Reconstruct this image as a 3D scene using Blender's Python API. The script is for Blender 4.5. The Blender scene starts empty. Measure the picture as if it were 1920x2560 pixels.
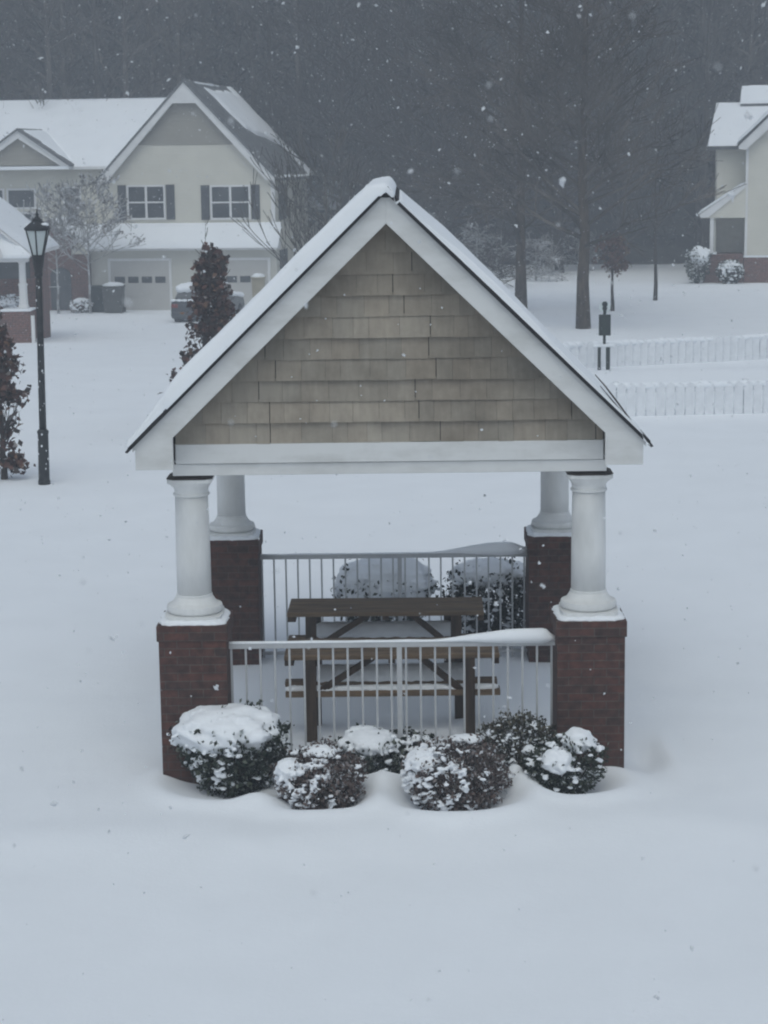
import bpy, math, random
import numpy as np
from mathutils import Vector, Matrix, noise

R = math.radians
sc = bpy.context.scene
col = sc.collection
random.seed(7)
rng = np.random.default_rng(11)

# ------------------------------------------------------------------ camera
cam_d = bpy.data.cameras.new('camera')
cam = bpy.data.objects.new('camera', cam_d)
col.objects.link(cam)
cam_d.sensor_fit = 'HORIZONTAL'
cam_d.sensor_width = 36.0
cam_d.lens = 93.28
cam_d.clip_end = 2000
pitch, roll = 0.1767, 0.0135
fw = Vector((0, math.cos(pitch), -math.sin(pitch)))
up = Vector((0, math.sin(pitch), math.cos(pitch)))
rt = Vector((1, 0, 0))
cr, sr = math.cos(roll), math.sin(roll)
# image is turned counter-clockwise by `roll`: the camera turns clockwise
Xc = rt * cr - up * sr
Yc = rt * sr + up * cr
cam.matrix_world = Matrix(((Xc.x, Yc.x, -fw.x, 0), (Xc.y, Yc.y, -fw.y, 0), (Xc.z, Yc.z, -fw.z, 4.9507), (0, 0, 0, 1)))
cam_d.dof.use_dof = True
cam_d.dof.focus_distance = 16.5
cam_d.dof.aperture_fstop = 12.0
sc.camera = cam

# ------------------------------------------------------------------ world, sun, exposure
SUN_EL, SUN_AZ = 60, 186
world = bpy.data.worlds.new('World')
sc.world = world
world.use_nodes = True
wn = world.node_tree
for n in list(wn.nodes):
    wn.nodes.remove(n)
wo = wn.nodes.new('ShaderNodeOutputWorld')
bg = wn.nodes.new('ShaderNodeBackground')
sky = wn.nodes.new('ShaderNodeTexSky')
sky.sky_type = 'NISHITA'
sky.sun_disc = False
sky.sun_elevation = R(SUN_EL)
sky.sun_rotation = R(SUN_AZ)
sky.air_density = 1.0
sky.dust_density = 6.0
sky.ozone_density = 1.0
hs = wn.nodes.new('ShaderNodeHueSaturation')
hs.inputs['Saturation'].default_value = 0.80
wn.links.new(sky.outputs[0], hs.inputs['Color'])
tint = wn.nodes.new('ShaderNodeMixRGB')
tint.blend_type = 'MULTIPLY'
tint.inputs[0].default_value = 1.0
tint.inputs[2].default_value = (0.855, 0.98, 1.03, 1)  # cold white balance of a snow-cloud sky
wn.links.new(hs.outputs[0], tint.inputs[1])
wn.links.new(tint.outputs[0], bg.inputs['Color'])
bg.inputs['Strength'].default_value = 0.12
wn.links.new(bg.outputs[0], wo.inputs['Surface'])
sun_d = bpy.data.lights.new('sun', 'SUN')
sun = bpy.data.objects.new('sun', sun_d)
col.objects.link(sun)
sun_d.energy = 0.5
sun_d.angle = R(140)
sun_d.color = (1.0, 0.985, 0.96)
az = R(SUN_AZ)
sd = Vector((math.sin(az) * math.cos(R(SUN_EL)), math.cos(az) * math.cos(R(SUN_EL)), math.sin(R(SUN_EL))))
sun.rotation_euler = sd.to_track_quat('Z', 'Y').to_euler()
sc.view_settings.view_transform = 'Standard'
sc.view_settings.look = 'None'
sc.view_settings.exposure = -0.33
sc.view_settings.gamma = 1.0
sc.cycles.max_bounces = 9
sc.cycles.diffuse_bounces = 7
sc.cycles.volume_bounces = 1
sc.cycles.filter_width = 2.1
sc.cycles.use_denoising = True


# ------------------------------------------------------------------ materials
def new_mat(name):
    m = bpy.data.materials.new(name)
    m.use_nodes = True
    nt = m.node_tree
    b = nt.nodes['Principled BSDF']
    return m, nt, b


def N(nt, t, **kw):
    n = nt.nodes.new(t)
    for k, v in kw.items():
        if k.startswith('_'):
            setattr(n, k[1:], v)
        else:
            n.inputs[k.replace('__', ' ')].default_value = v
    return n


def ramp(nt, src, stops):
    r = nt.nodes.new('ShaderNodeValToRGB')
    e = r.color_ramp.elements
    e[0].position, e[0].color = stops[0][0], (*stops[0][1], 1)
    e[1].position, e[1].color = stops[1][0], (*stops[1][1], 1)
    for p_, c_ in stops[2:]:
        k = e.new(p_)
        k.color = (*c_, 1)
    nt.links.new(src, r.inputs[0])
    return r


def add_bump(nt, b, src, strength, dist):
    bp = N(nt, 'ShaderNodeBump', Strength=strength, Distance=dist)
    nt.links.new(src, bp.inputs['Height'])
    nt.links.new(bp.outputs[0], b.inputs['Normal'])
    return bp


def mat_noise(name, c1, c2, scale=4, rough=0.8, detail=6, bump=0.0, bdist=0.01, stretch=None, lo=0.35, hi=0.65, metallic=0, spec=0.3):
    m, nt, b = new_mat(name)
    tc = N(nt, 'ShaderNodeTexCoord')
    mp = N(nt, 'ShaderNodeMapping')
    if stretch:
        mp.inputs['Scale'].default_value = stretch
    nt.links.new(tc.outputs['Object'], mp.inputs[0])
    nz = N(nt, 'ShaderNodeTexNoise', Scale=scale, Detail=detail, Roughness=0.6)
    nt.links.new(mp.outputs[0], nz.inputs['Vector'])
    r = ramp(nt, nz.outputs['Fac'], [(lo, c1), (hi, c2)])
    nt.links.new(r.outputs[0], b.inputs['Base Color'])
    b.inputs['Roughness'].default_value = rough
    b.inputs['Metallic'].default_value = metallic
    b.inputs['Specular IOR Level'].default_value = spec
    if bump:
        add_bump(nt, b, nz.outputs['Fac'], bump, bdist)
    return m


def mat_snow(name, fine=60.0, bumpd=0.004, c=(0.86, 0.885, 0.92)):
    m, nt, b = new_mat(name)
    tc = N(nt, 'ShaderNodeTexCoord')
    n1 = N(nt, 'ShaderNodeTexNoise', Scale=fine, Detail=4, Roughness=0.6)
    n2 = N(nt, 'ShaderNodeTexNoise', Scale=1.1, Detail=5, Roughness=0.55)
    nt.links.new(tc.outputs['Object'], n1.inputs['Vector'])
    nt.links.new(tc.outputs['Object'], n2.inputs['Vector'])
    r = ramp(nt, n2.outputs['Fac'], [(0.3, tuple(x * 0.965 for x in c)), (0.7, c)])
    nt.links.new(r.outputs[0], b.inputs['Base Color'])
    b.inputs['Roughness'].default_value = 0.95
    b.inputs['Specular IOR Level'].default_value = 0.1
    mx = N(nt, 'ShaderNodeMath', _operation='ADD')
    ml = N(nt, 'ShaderNodeMath', _operation='MULTIPLY')
    ml.inputs[1].default_value = 6.0
    nt.links.new(n2.outputs['Fac'], ml.inputs[0])
    nt.links.new(n1.outputs['Fac'], mx.inputs[0])
    nt.links.new(ml.outputs[0], mx.inputs[1])
    add_bump(nt, b, mx.outputs[0], 0.5, bumpd)
    return m


def mat_brick(name, c1, c2, mortar, bw=0.203, bh=0.0675, ms=0.010):
    m, nt, b = new_mat(name)
    uv = N(nt, 'ShaderNodeUVMap')
    uv.uv_map = 'UVMap'
    br = N(nt, 'ShaderNodeTexBrick', Scale=1.0)
    br.inputs['Mortar Size'].default_value = ms * 0.5
    br.inputs['Mortar Smooth'].default_value = 0.3
    br.inputs['Brick Width'].default_value = bw
    br.inputs['Row Height'].default_value = bh
    br.inputs['Color1'].default_value = (*c1, 1)
    br.inputs['Color2'].default_value = (*c2, 1)
    br.inputs['Mortar'].default_value = (*mortar, 1)
    br.inputs['Bias'].default_value = -0.2
    nt.links.new(uv.outputs[0], br.inputs['Vector'])
    nz = N(nt, 'ShaderNodeTexNoise', Scale=14.0, Detail=10)
    nt.links.new(uv.outputs[0], nz.inputs['Vector'])
    r = ramp(nt, nz.outputs['Fac'], [(0.33, (0.50, 0.54, 0.58)), (0.66, (1.35, 1.25, 1.18))])
    mix = N(nt, 'ShaderNodeMixRGB', _blend_type='MULTIPLY')
    mix.inputs[0].default_value = 0.8
    nt.links.new(br.outputs['Color'], mix.inputs[1])
    nt.links.new(r.outputs[0], mix.inputs[2])
    nt.links.new(mix.outputs[0], b.inputs['Base Color'])
    b.inputs['Roughness'].default_value = 0.9
    bp = N(nt, 'ShaderNodeBump', Strength=0.6, Distance=0.006)
    bp.invert = True
    nt.links.new(br.outputs['Fac'], bp.inputs['Height'])
    nt.links.new(bp.outputs[0], b.inputs['Normal'])
    return m


def mat_siding(name, c, step=0.115):
    """horizontal lap siding: saw-tooth bump along UV v"""
    m, nt, b = new_mat(name)
    uv = N(nt, 'ShaderNodeUVMap')
    uv.uv_map = 'UVMap'
    sp = N(nt, 'ShaderNodeSeparateXYZ')
    nt.links.new(uv.outputs[0], sp.inputs[0])
    dv = N(nt, 'ShaderNodeMath', _operation='DIVIDE')
    dv.inputs[1].default_value = step
    fr = N(nt, 'ShaderNodeMath', _operation='FRACT')
    nt.links.new(sp.outputs['Y'], dv.inputs[0])
    nt.links.new(dv.outputs[0], fr.inputs[0])
    nz = N(nt, 'ShaderNodeTexNoise', Scale=1.3, Detail=6)
    nt.links.new(uv.outputs[0], nz.inputs['Vector'])
    r = ramp(nt, nz.outputs['Fac'], [(0.3, tuple(x * 0.92 for x in c)), (0.7, c)])
    nt.links.new(r.outputs[0], b.inputs['Base Color'])
    b.inputs['Roughness'].default_value = 0.75
    bp = N(nt, 'ShaderNodeBump', Strength=0.8, Distance=0.012)
    bp.invert = True
    nt.links.new(fr.outputs[0], bp.inputs['Height'])
    nt.links.new(bp.outputs[0], b.inputs['Normal'])
    return m


def mat_tint(name, rough=0.7, spec=0.25):
    m, nt, b = new_mat(name)
    a = N(nt, 'ShaderNodeAttribute')
    a.attribute_name = 'tint'
    nt.links.new(a.outputs['Color'], b.inputs['Base Color'])
    b.inputs['Roughness'].default_value = rough
    b.inputs['Specular IOR Level'].default_value = spec
    return m


M = {}
M['ground'] = mat_snow('snow_ground', 35.0, 0.006)
M['snow'] = mat_snow('snow_soft', 45.0, 0.004)
M['white'] = mat_noise('painted_white_wood', (0.51, 0.51, 0.495), (0.67, 0.675, 0.67), 2.2, 0.6, 10, 0.2, 0.002, (1, 1, 2.5), 0.22, 0.55)
M['column'] = mat_noise('painted_column', (0.60, 0.605, 0.595), (0.73, 0.735, 0.73), 2.6, 0.55, 10, 0.15, 0.002, (2.5, 2.5, 0.7), 0.25, 0.6)
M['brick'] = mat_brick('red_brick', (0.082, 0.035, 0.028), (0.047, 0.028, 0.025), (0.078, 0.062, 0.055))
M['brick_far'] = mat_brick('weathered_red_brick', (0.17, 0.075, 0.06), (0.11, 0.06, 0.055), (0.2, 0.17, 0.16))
M['roofing'] = mat_noise('asphalt_shingle', (0.018, 0.018, 0.02), (0.035, 0.035, 0.038), 40, 0.9, 4, 0.4, 0.004)
M['roof_house'] = mat_noise('house_asphalt_shingle', (0.085, 0.087, 0.092), (0.16, 0.163, 0.167), 3.0, 0.9, 10, 0.3, 0.004)
M['railing'] = mat_noise('white_painted_metal', (0.42, 0.43, 0.45), (0.50, 0.51, 0.52), 5, 0.45)
M['timber'] = mat_noise('weathered_brown_timber', (0.095, 0.066, 0.042), (0.20, 0.135, 0.08), 7, 0.8, 8, 0.5, 0.003, (0.35, 4, 4))
M['timber_dark'] = mat_noise('dark_brown_timber', (0.032, 0.022, 0.016), (0.075, 0.048, 0.031), 7, 0.8, 8, 0.5, 0.003, (3, 3, 0.4))  # darker brown than the tabletop, for legs, braces and battens
M['siding'] = mat_siding('cream_siding', (0.64, 0.62, 0.545))
M['tan'] = mat_siding('tan_shingle_panel', (0.30, 0.285, 0.25), 0.18)
M['trim'] = mat_noise('white_trim', (0.66, 0.66, 0.66), (0.74, 0.74, 0.74), 2, 0.6)
M['garage'] = mat_siding('garage_door_panel', (0.50, 0.49, 0.47), 0.53)
M['garage_wall'] = mat_siding('garage_wall_siding', (0.55, 0.54, 0.49))
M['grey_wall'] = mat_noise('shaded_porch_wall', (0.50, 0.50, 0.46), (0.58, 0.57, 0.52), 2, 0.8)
M['shutter'] = mat_noise('dark_grey_shutter', (0.06, 0.063, 0.07), (0.08, 0.083, 0.09), 6, 0.6)
M['bark'] = mat_noise('grey_brown_bark', (0.035, 0.028, 0.023), (0.10, 0.078, 0.06), 5, 0.95, 8, 0.8, 0.02, (3, 3, 0.6))
M['twig'] = mat_noise('dark_twig_bark', (0.03, 0.025, 0.022), (0.065, 0.052, 0.045), 5, 0.95)
M['wood_twig'] = mat_noise('wood_twig_bark', (0.022, 0.019, 0.016), (0.17, 0.15, 0.135), 0.55, 0.95, 10, lo=0.35, hi=0.72)
M['picket'] = mat_noise('snow_plastered_picket', (0.72, 0.74, 0.77), (0.80, 0.82, 0.85), 6, 0.9)
M['pale_twig'] = mat_noise('grey_bare_twig', (0.055, 0.05, 0.047), (0.15, 0.145, 0.14), 3, 0.95)
M['snowy_twig'] = mat_noise('frosted_twig', (0.17, 0.16, 0.155), (0.52, 0.53, 0.55), 2.2, 0.95, 5, 0, 0.01, None, 0.42, 0.62)
M['leaf'] = mat_tint('leaf_mixed')
M['litter'] = mat_noise('forest_floor_litter', (0.030, 0.025, 0.022), (0.10, 0.095, 0.09), 0.5, 1.0, 10, 0, 0.01, None, 0.45, 0.75)
M['iron'] = mat_noise('black_painted_iron', (0.010, 0.012, 0.014), (0.022, 0.024, 0.026), 12, 0.45, 6, 0.2, 0.002)
M['plastic_dark'] = mat_noise('dark_green_plastic', (0.010, 0.018, 0.016), (0.018, 0.028, 0.025), 6, 0.5)
M['bin'] = mat_noise('grey_plastic', (0.055, 0.058, 0.055), (0.08, 0.08, 0.075), 4, 0.6)
M['bin_tan'] = mat_noise('tan_plastic', (0.30, 0.27, 0.20), (0.36, 0.32, 0.24), 4, 0.6)
M['rubber'] = mat_noise('tyre_rubber', (0.012, 0.012, 0.012), (0.02, 0.02, 0.02), 9, 0.9)
M['car'] = mat_noise('dark_grey_car_paint', (0.035, 0.04, 0.048), (0.055, 0.06, 0.07), 2, 0.35, spec=0.5)
M['tail'] = mat_noise('red_tail_lens', (0.15, 0.01, 0.01), (0.2, 0.015, 0.012), 3, 0.3)
M['flake'] = mat_noise('snowflake', (0.55, 0.57, 0.60), (0.72, 0.74, 0.77), 3, 0.9)
M['copper'] = mat_noise('dark_flashing', (0.030, 0.024, 0.022), (0.055, 0.045, 0.04), 8, 0.6)
m_, nt_, b_ = new_mat('window_glass')
b_.inputs['Base Color'].default_value = (0.035, 0.042, 0.05, 1)
b_.inputs['Roughness'].default_value = 0.12
b_.inputs['Specular IOR Level'].default_value = 0.6
nz_ = N(nt_, 'ShaderNodeTexNoise', Scale=1.5, Detail=3)
r_ = ramp(nt_, nz_.outputs['Fac'], [(0.35, (0.02, 0.025, 0.03)), (0.7, (0.075, 0.08, 0.085))])
nt_.links.new(r_.outputs[0], b_.inputs['Base Color'])
M['glass'] = m_
m_, nt_, b_ = new_mat('frosted_lantern_glass')
b_.inputs['Base Color'].default_value = (0.75, 0.82, 0.82, 1)
b_.inputs['Roughness'].default_value = 0.35
b_.inputs['Transmission Weight'].default_value = 0.35
M['lantern_glass'] = m_

# gable shakes: colour per shake comes from the attribute, streaks and damp stains from noise
m_, nt_, b_ = new_mat('brown_cedar_shakes')
a_ = N(nt_, 'ShaderNodeAttribute')
a_.attribute_name = 'tint'
tc_ = N(nt_, 'ShaderNodeTexCoord')
mp_ = N(nt_, 'ShaderNodeMapping')
mp_.inputs['Scale'].default_value = (30, 30, 3)
nt_.links.new(tc_.outputs['Object'], mp_.inputs[0])
n1_ = N(nt_, 'ShaderNodeTexNoise', Scale=1.0, Detail=6)
nt_.links.new(mp_.outputs[0], n1_.inputs['Vector'])
r1_ = ramp(nt_, n1_.outputs['Fac'], [(0.3, (0.90, 0.90, 0.90)), (0.7, (1.05, 1.05, 1.05))])
n2_ = N(nt_, 'ShaderNodeTexNoise', Scale=1.3, Detail=7, Roughness=0.65)
nt_.links.new(tc_.outputs['Object'], n2_.inputs['Vector'])
r2_ = ramp(nt_, n2_.outputs['Fac'], [(0.36, (0.55, 0.54, 0.53)), (0.58, (1.08, 1.08, 1.08))])
x1_ = N(nt_, 'ShaderNodeMixRGB', _blend_type='MULTIPLY')
x1_.inputs[0].default_value = 1
x2_ = N(nt_, 'ShaderNodeMixRGB', _blend_type='MULTIPLY')
x2_.inputs[0].default_value = 0.8
nt_.links.new(a_.outputs['Color'], x1_.inputs[1])
nt_.links.new(r1_.outputs[0], x1_.inputs[2])
nt_.links.new(x1_.outputs[0], x2_.inputs[1])
nt_.links.new(r2_.outputs[0], x2_.inputs[2])
nt_.links.new(x2_.outputs[0], b_.inputs['Base Color'])
b_.inputs['Roughness'].default_value = 0.85
add_bump(nt_, b_, n1_.outputs['Fac'], 0.35, 0.002)
M['shakes'] = m_


# ------------------------------------------------------------------ mesh builder
class MB:
    def __init__(s):
        s.v, s.f, s.c = [], [], None

    def add(s, verts, faces):
        o = len(s.v)
        s.v.extend([tuple(p) for p in verts])
        s.f.extend([tuple(i + o for i in f) for f in faces])
        return s

    def box(s, x0, x1, y0, y1, z0, z1):
        return s.add([(x0, y0, z0), (x1, y0, z0), (x1, y1, z0), (x0, y1, z0), (x0, y0, z1), (x1, y0, z1), (x1, y1, z1), (x0, y1, z1)],
                     [(0, 3, 2, 1), (4, 5, 6, 7), (0, 1, 5, 4), (1, 2, 6, 5), (2, 3, 7, 6), (3, 0, 4, 7)])

    def prism(s, poly, y0, y1):
        """poly in x,z; extruded from y0 to y1"""
        n = len(poly)
        v = [(x, y0, z) for x, z in poly] + [(x, y1, z) for x, z in poly]
        f = [tuple(range(n)), tuple(range(2 * n - 1, n - 1, -1))]
        f += [((i + 1) % n, i, n + i, n + (i + 1) % n) for i in range(n)]
        return s.add(v, f)

    def prism_x(s, poly, x0, x1):
        """poly in y,z; extruded along x"""
        n = len(poly)
        v = [(x0, y, z) for y, z in poly] + [(x1, y, z) for y, z in poly]
        f = [tuple(range(n)), tuple(range(2 * n - 1, n - 1, -1))]
        f += [((i + 1) % n, i, n + i, n + (i + 1) % n) for i in range(n)]
        return s.add(v, f)

    def beam(s, p0, p1, w, h):
        p0, p1 = Vector(p0), Vector(p1)
        d = (p1 - p0).normalized()
        side = d.cross(Vector((0, 1, 0)))
        if side.length < 0.1:
            side = Vector((1, 0, 0))
        side.normalize()
        o = d.cross(side).normalized()
        vs = []
        for p in (p0, p1):
            for a, b in ((-1, -1), (1, -1), (1, 1), (-1, 1)):
                vs.append(p + side * a * w / 2 + o * b * h / 2)
        return s.add(vs, [(0, 1, 2, 3), (7, 6, 5, 4), (0, 4, 5, 1), (1, 5, 6, 2), (2, 6, 7, 3), (3, 7, 4, 0)])

    def tube(s, pts, rads, n=8, cap=True):
        pts = [Vector(p) for p in pts]
        rings = []
        a0 = Vector((0.3, 1, 0.1)).normalized()
        for i, p in enumerate(pts):
            d = (pts[min(i + 1, len(pts) - 1)] - pts[max(i - 1, 0)]).normalized()
            u = d.cross(a0)
            if u.length < 0.05:
                u = d.cross(Vector((1, 0, 0)))
            u.normalize()
            w = d.cross(u)
            rings.append([p + (u * math.cos(2 * math.pi * k / n) + w * math.sin(2 * math.pi * k / n)) * rads[i] for k in range(n)])
        v = [q for r in rings for q in r]
        f = []
        for i in range(len(pts) - 1):
            for k in range(n):
                f.append((i * n + k, i * n + (k + 1) % n, (i + 1) * n + (k + 1) % n, (i + 1) * n + k))
        if cap:
            f.append(tuple(range(n - 1, -1, -1)))
            f.append(tuple((len(pts) - 1) * n + k for k in range(n)))
        return s.add(v, f)

    def loft(s, prof, cx=0, cy=0, n=32):
        """prof: list of (z, radius, squareness 0..1)"""
        v, f = [], []
        for z, r, q in prof:
            for k in range(n):
                a = 2 * math.pi * (k + 0.5) / n
                c, d = math.cos(a), math.sin(a)
                e = 1 + q * (1 / max(abs(c), abs(d)) - 1)
                v.append((cx + c * r * e, cy + d * r * e, z))
        m = len(prof)
        for i in range(m - 1):
            for k in range(n):
                f.append((i * n + k, i * n + (k + 1) % n, (i + 1) * n + (k + 1) % n, (i + 1) * n + k))
        f.append(tuple(range(n - 1, -1, -1)))
        f.append(tuple((m - 1) * n + k for k in range(n)))
        return s.add(v, f)

    def blob(s, c, r, squash=(1, 1, 1), seed=0, amp=0.15, n=10, freq=2.0):
        c = Vector(c)
        v, f = [], []
        m = n // 2 + 1
        for i in range(m + 1):
            th = math.pi * i / m
            for k in range(n):
                ph = 2 * math.pi * k / n
                d = Vector((math.sin(th) * math.cos(ph), math.sin(th) * math.sin(ph), math.cos(th)))
                e = 1 + amp * noise.noise(d * freq + Vector((seed, seed * 0.7, 0)))* 2
                v.append((c.x + d.x * r * squash[0] * e, c.y + d.y * r * squash[1] * e, c.z + d.z * r * squash[2] * e))
        for i in range(m):
            for k in range(n):
                f.append((i * n + k, (i + 1) * n + k, (i + 1) * n + (k + 1) % n, i * n + (k + 1) % n))
        return s.add(v, f)

    def build(s, name, mat, parent=None, smooth=False, bevel=0, tint=None):
        me = bpy.data.meshes.new(name)
        me.from_pydata(s.v, [], s.f)
        me.update()
        # box-projected UV in metres
        uvl = me.uv_layers.new(name='UVMap')
        nl = len(me.loops)
        co = np.empty(len(me.vertices) * 3)
        me.vertices.foreach_get('co', co)
        co = co.reshape(-1, 3)
        vi = np.empty(nl, int)
        me.loops.foreach_get('vertex_index', vi)
        nf = len(me.polygons)
        no = np.empty(nf * 3)
        me.polygons.foreach_get('normal', no)
        no = np.abs(no.reshape(-1, 3))
        tot = np.empty(nf, int)
        me.polygons.foreach_get('loop_total', tot)
        ax = np.repeat(no.argmax(1), tot)
        p = co[vi]
        u = np.where(ax == 0, p[:, 1], p[:, 0])
        w = np.where(ax == 2, p[:, 1], p[:, 2])
        uvl.data.foreach_set('uv', np.stack([u, w], 1).ravel())
        if tint is not None:
            at = me.color_attributes.new('tint', 'FLOAT_COLOR', 'CORNER')
            t = np.ones((nf, 4))
            t[:, :3] = np.asarray(tint)
            at.data.foreach_set('color', np.repeat(t, tot, 0).ravel())
        if smooth:
            me.polygons.foreach_set('use_smooth', [True] * nf)
        me.materials.append(mat)
        o = bpy.data.objects.new(name, me)
        col.objects.link(o)
        if parent:
            o.parent = parent
        if bevel:
            bv = o.modifiers.new('bevel', 'BEVEL')
            bv.width = bevel
            bv.segments = 2
            bv.limit_method = 'ANGLE'
        return o


def remeshed(o, size, smooth_it=3):
    r = o.modifiers.new('remesh', 'REMESH')
    r.mode = 'VOXEL'
    r.voxel_size = size
    r.use_smooth_shade = True
    s = o.modifiers.new('smooth', 'SMOOTH')
    s.iterations = smooth_it
    s.factor = 0.5
    return o


def tag(o, label=None, cat=None, group=None, kind=None):
    if label:
        o['label'] = label
    if cat:
        o['category'] = cat
    if group:
        o['group'] = group
    if kind:
        o['kind'] = kind
    return o


def thing(name, label, cat, loc=(0, 0, 0), rz=0, group=None, ry=0):
    o = bpy.data.objects.new(name, None)
    o.empty_display_size = 0.2
    col.objects.link(o)
    o.location = loc
    o.rotation_euler = (0, ry, rz)
    return tag(o, label, cat, group)


def copy_tree(o, parent=None):
    c = o.copy()
    col.objects.link(c)
    c.parent = parent
    for ch in o.children:
        copy_tree(ch, c)
    return c


def smooth(a):
    a = max(0.0, min(1.0, a))
    return a * a * (3 - 2 * a)


# ------------------------------------------------------------------ terrain
SHRUBS = [(-1.23, 15.42, 0.46), (-0.53, 14.98, 0.37), (-0.02, 15.75, 0.38), (0.53, 14.92, 0.44), (1.06, 15.62, 0.36), (1.47, 15.2, 0.33)]


def ground_z(x, y):
    z = -0.95 * smooth((y - 45) / 33) * smooth((2 - x) / 10)
    # gentle wind-blown relief
    z += 0.10 * noise.noise(Vector((x * 0.10 + 3, y * 0.07, 0.3))) * smooth((abs(y - 17) - 3) / 8 + abs(x) / 12)
    z += 0.02 * noise.noise(Vector((x * 0.5, y * 0.45, 2.0)))
    if 12 < y < 24 and abs(x) < 6:
        z += 0.010 * noise.noise(Vector((x * 2.6, y * 1.9, 4.0)))
    z += 0.03 * (noise.noise(Vector((x * 0.22 + y * 0.12, y * 0.5, 5.0))))
    # drift that runs across the front of the pavilion
    z += 0.05 * math.exp(-((y - 14.15 - 0.2 * math.sin(x * 1.1)) / 0.45) ** 2) * math.exp(-(x / 3.2) ** 4)
    # hollows scoured round the shrubs, small ridge in front of them
    for sx, sy, r in SHRUBS:
        d = math.hypot(x - sx, y - sy)
        z -= 0.11 * math.exp(-(d / (r * 0.9)) ** 2)
        z += 0.055 * math.exp(-((d - r * 1.38) / 0.15) ** 2)
    # snow drifted inside the pavilion
    z += 0.07 * math.exp(-((x - 1.2) / 0.9) ** 2 - ((y - 17.4) / 1.3) ** 2)
    z += 0.05 * math.exp(-((x + 1.3) / 0.5) ** 2 - ((y - 16.6) / 0.8) ** 2)
    # scour at the right pier and dip beside it
    z -= 0.10 * math.exp(-((x - 2.12) / 0.20) ** 2 - ((y - 15.95) / 0.38) ** 2)
    z += 0.045 * math.exp(-((x - 2.34) / 0.10) ** 2 - ((y - 16.05) / 0.5) ** 2)
    # low bank behind the near picket fence
    z += 0.20 * math.exp(-((y - 43.0 - 0.15 * x) / 1.3) ** 2) * smooth((x - 2.5) / 2.5)
    return z


xs = np.unique(np.concatenate([np.linspace(-3.2, 3.2, 161), np.linspace(-14, 14, 113), np.linspace(-90, 90, 61), np.linspace(-600, 600, 21)]).round(3))
ys = np.unique(np.concatenate([np.linspace(13.2, 18.8, 141), np.linspace(6, 50, 120), np.linspace(50, 100, 60), np.linspace(-40, 6, 12), np.linspace(100, 900, 14)]).round(3))
gv = [(x, y, ground_z(x, y)) for y in ys for x in xs]
nx = len(xs)
gf = [(j * nx + i, j * nx + i + 1, (j + 1) * nx + i + 1, (j + 1) * nx + i) for j in range(len(ys) - 1) for i in range(nx - 1)]
mb = MB()
mb.v, mb.f = gv, gf
tag(mb.build('snow_ground', M['ground'], smooth=True), 'smooth deep snow covering the whole ground around the pavilion', kind='structure')

# wooded hillside rising behind the snow field
def hill_z(x, y):
    e = 90.5 + 1.5 * noise.noise(Vector((x * 0.15, 0, 0)))
    return -0.6 + max(0, y - e) * 0.42 + 0.5 * noise.noise(Vector((x * 0.1, y * 0.1, 1)))


mb = MB()
hx = np.linspace(-120, 120, 61)
hy = np.linspace(89, 190, 40)
mb.v = [(x, y, hill_z(x, y) if y > 89.5 else -1.6) for y in hy for x in hx]
mb.f = [(j * 61 + i, j * 61 + i + 1, (j + 1) * 61 + i + 1, (j + 1) * 61 + i) for j in range(39) for i in range(60)]
tag(mb.build('wooded_hill', M['litter'], smooth=True), 'dark leaf-littered hillside under the trees', kind='structure')

# ------------------------------------------------------------------ PAVILION
PX, PY, PYAW, DEP = 0.0495, 15.8048, -0.0108, 3.6
pav = thing('pavilion', 'small open pavilion with brown shake gable and white columns on red brick piers', 'pavilion', (PX, PY, 0), PYAW)

S = 0.970
AP = 4.674


def zr(x, top=AP):
    return top - S * abs(x)


# piers
pier_h = 0.272
for k, (cx, cy) in enumerate(((-1.6, 0), (1.6, 0), (-1.6, DEP), (1.6, DEP))):
    mb = MB()
    mb.box(cx - pier_h, cx + pier_h, cy - pier_h, cy + pier_h, -0.4, 1.14)
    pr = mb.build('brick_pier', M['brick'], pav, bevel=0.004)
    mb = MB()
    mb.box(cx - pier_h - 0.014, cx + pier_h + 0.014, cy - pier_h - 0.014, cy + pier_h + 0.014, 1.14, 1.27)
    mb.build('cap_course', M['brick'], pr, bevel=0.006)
    # snow on the pier top, ragged
    mb = MB()
    for i in range(40):
        a = 2 * math.pi * i / 40 + 0.2
        q = min(1 / abs(math.cos(a)) if abs(math.cos(a)) > .01 else 9, 1 / abs(math.sin(a)) if abs(math.sin(a)) > .01 else 9)
        rr = 0.215 * q
        mb.blob((cx + rr * math.cos(a), cy + rr * math.sin(a), 1.272), 0.062 + 0.008 * random.random(), (1, 1, 0.42 + 0.12 * random.random()), i + k * 20, 0.2)
    mb.box(cx - 0.235, cx + 0.235, cy - 0.235, cy + 0.235, 1.268, 1.29)
    remeshed(mb.build('pier_snow', M['snow'], pr, smooth=True), 0.014, 3)

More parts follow.
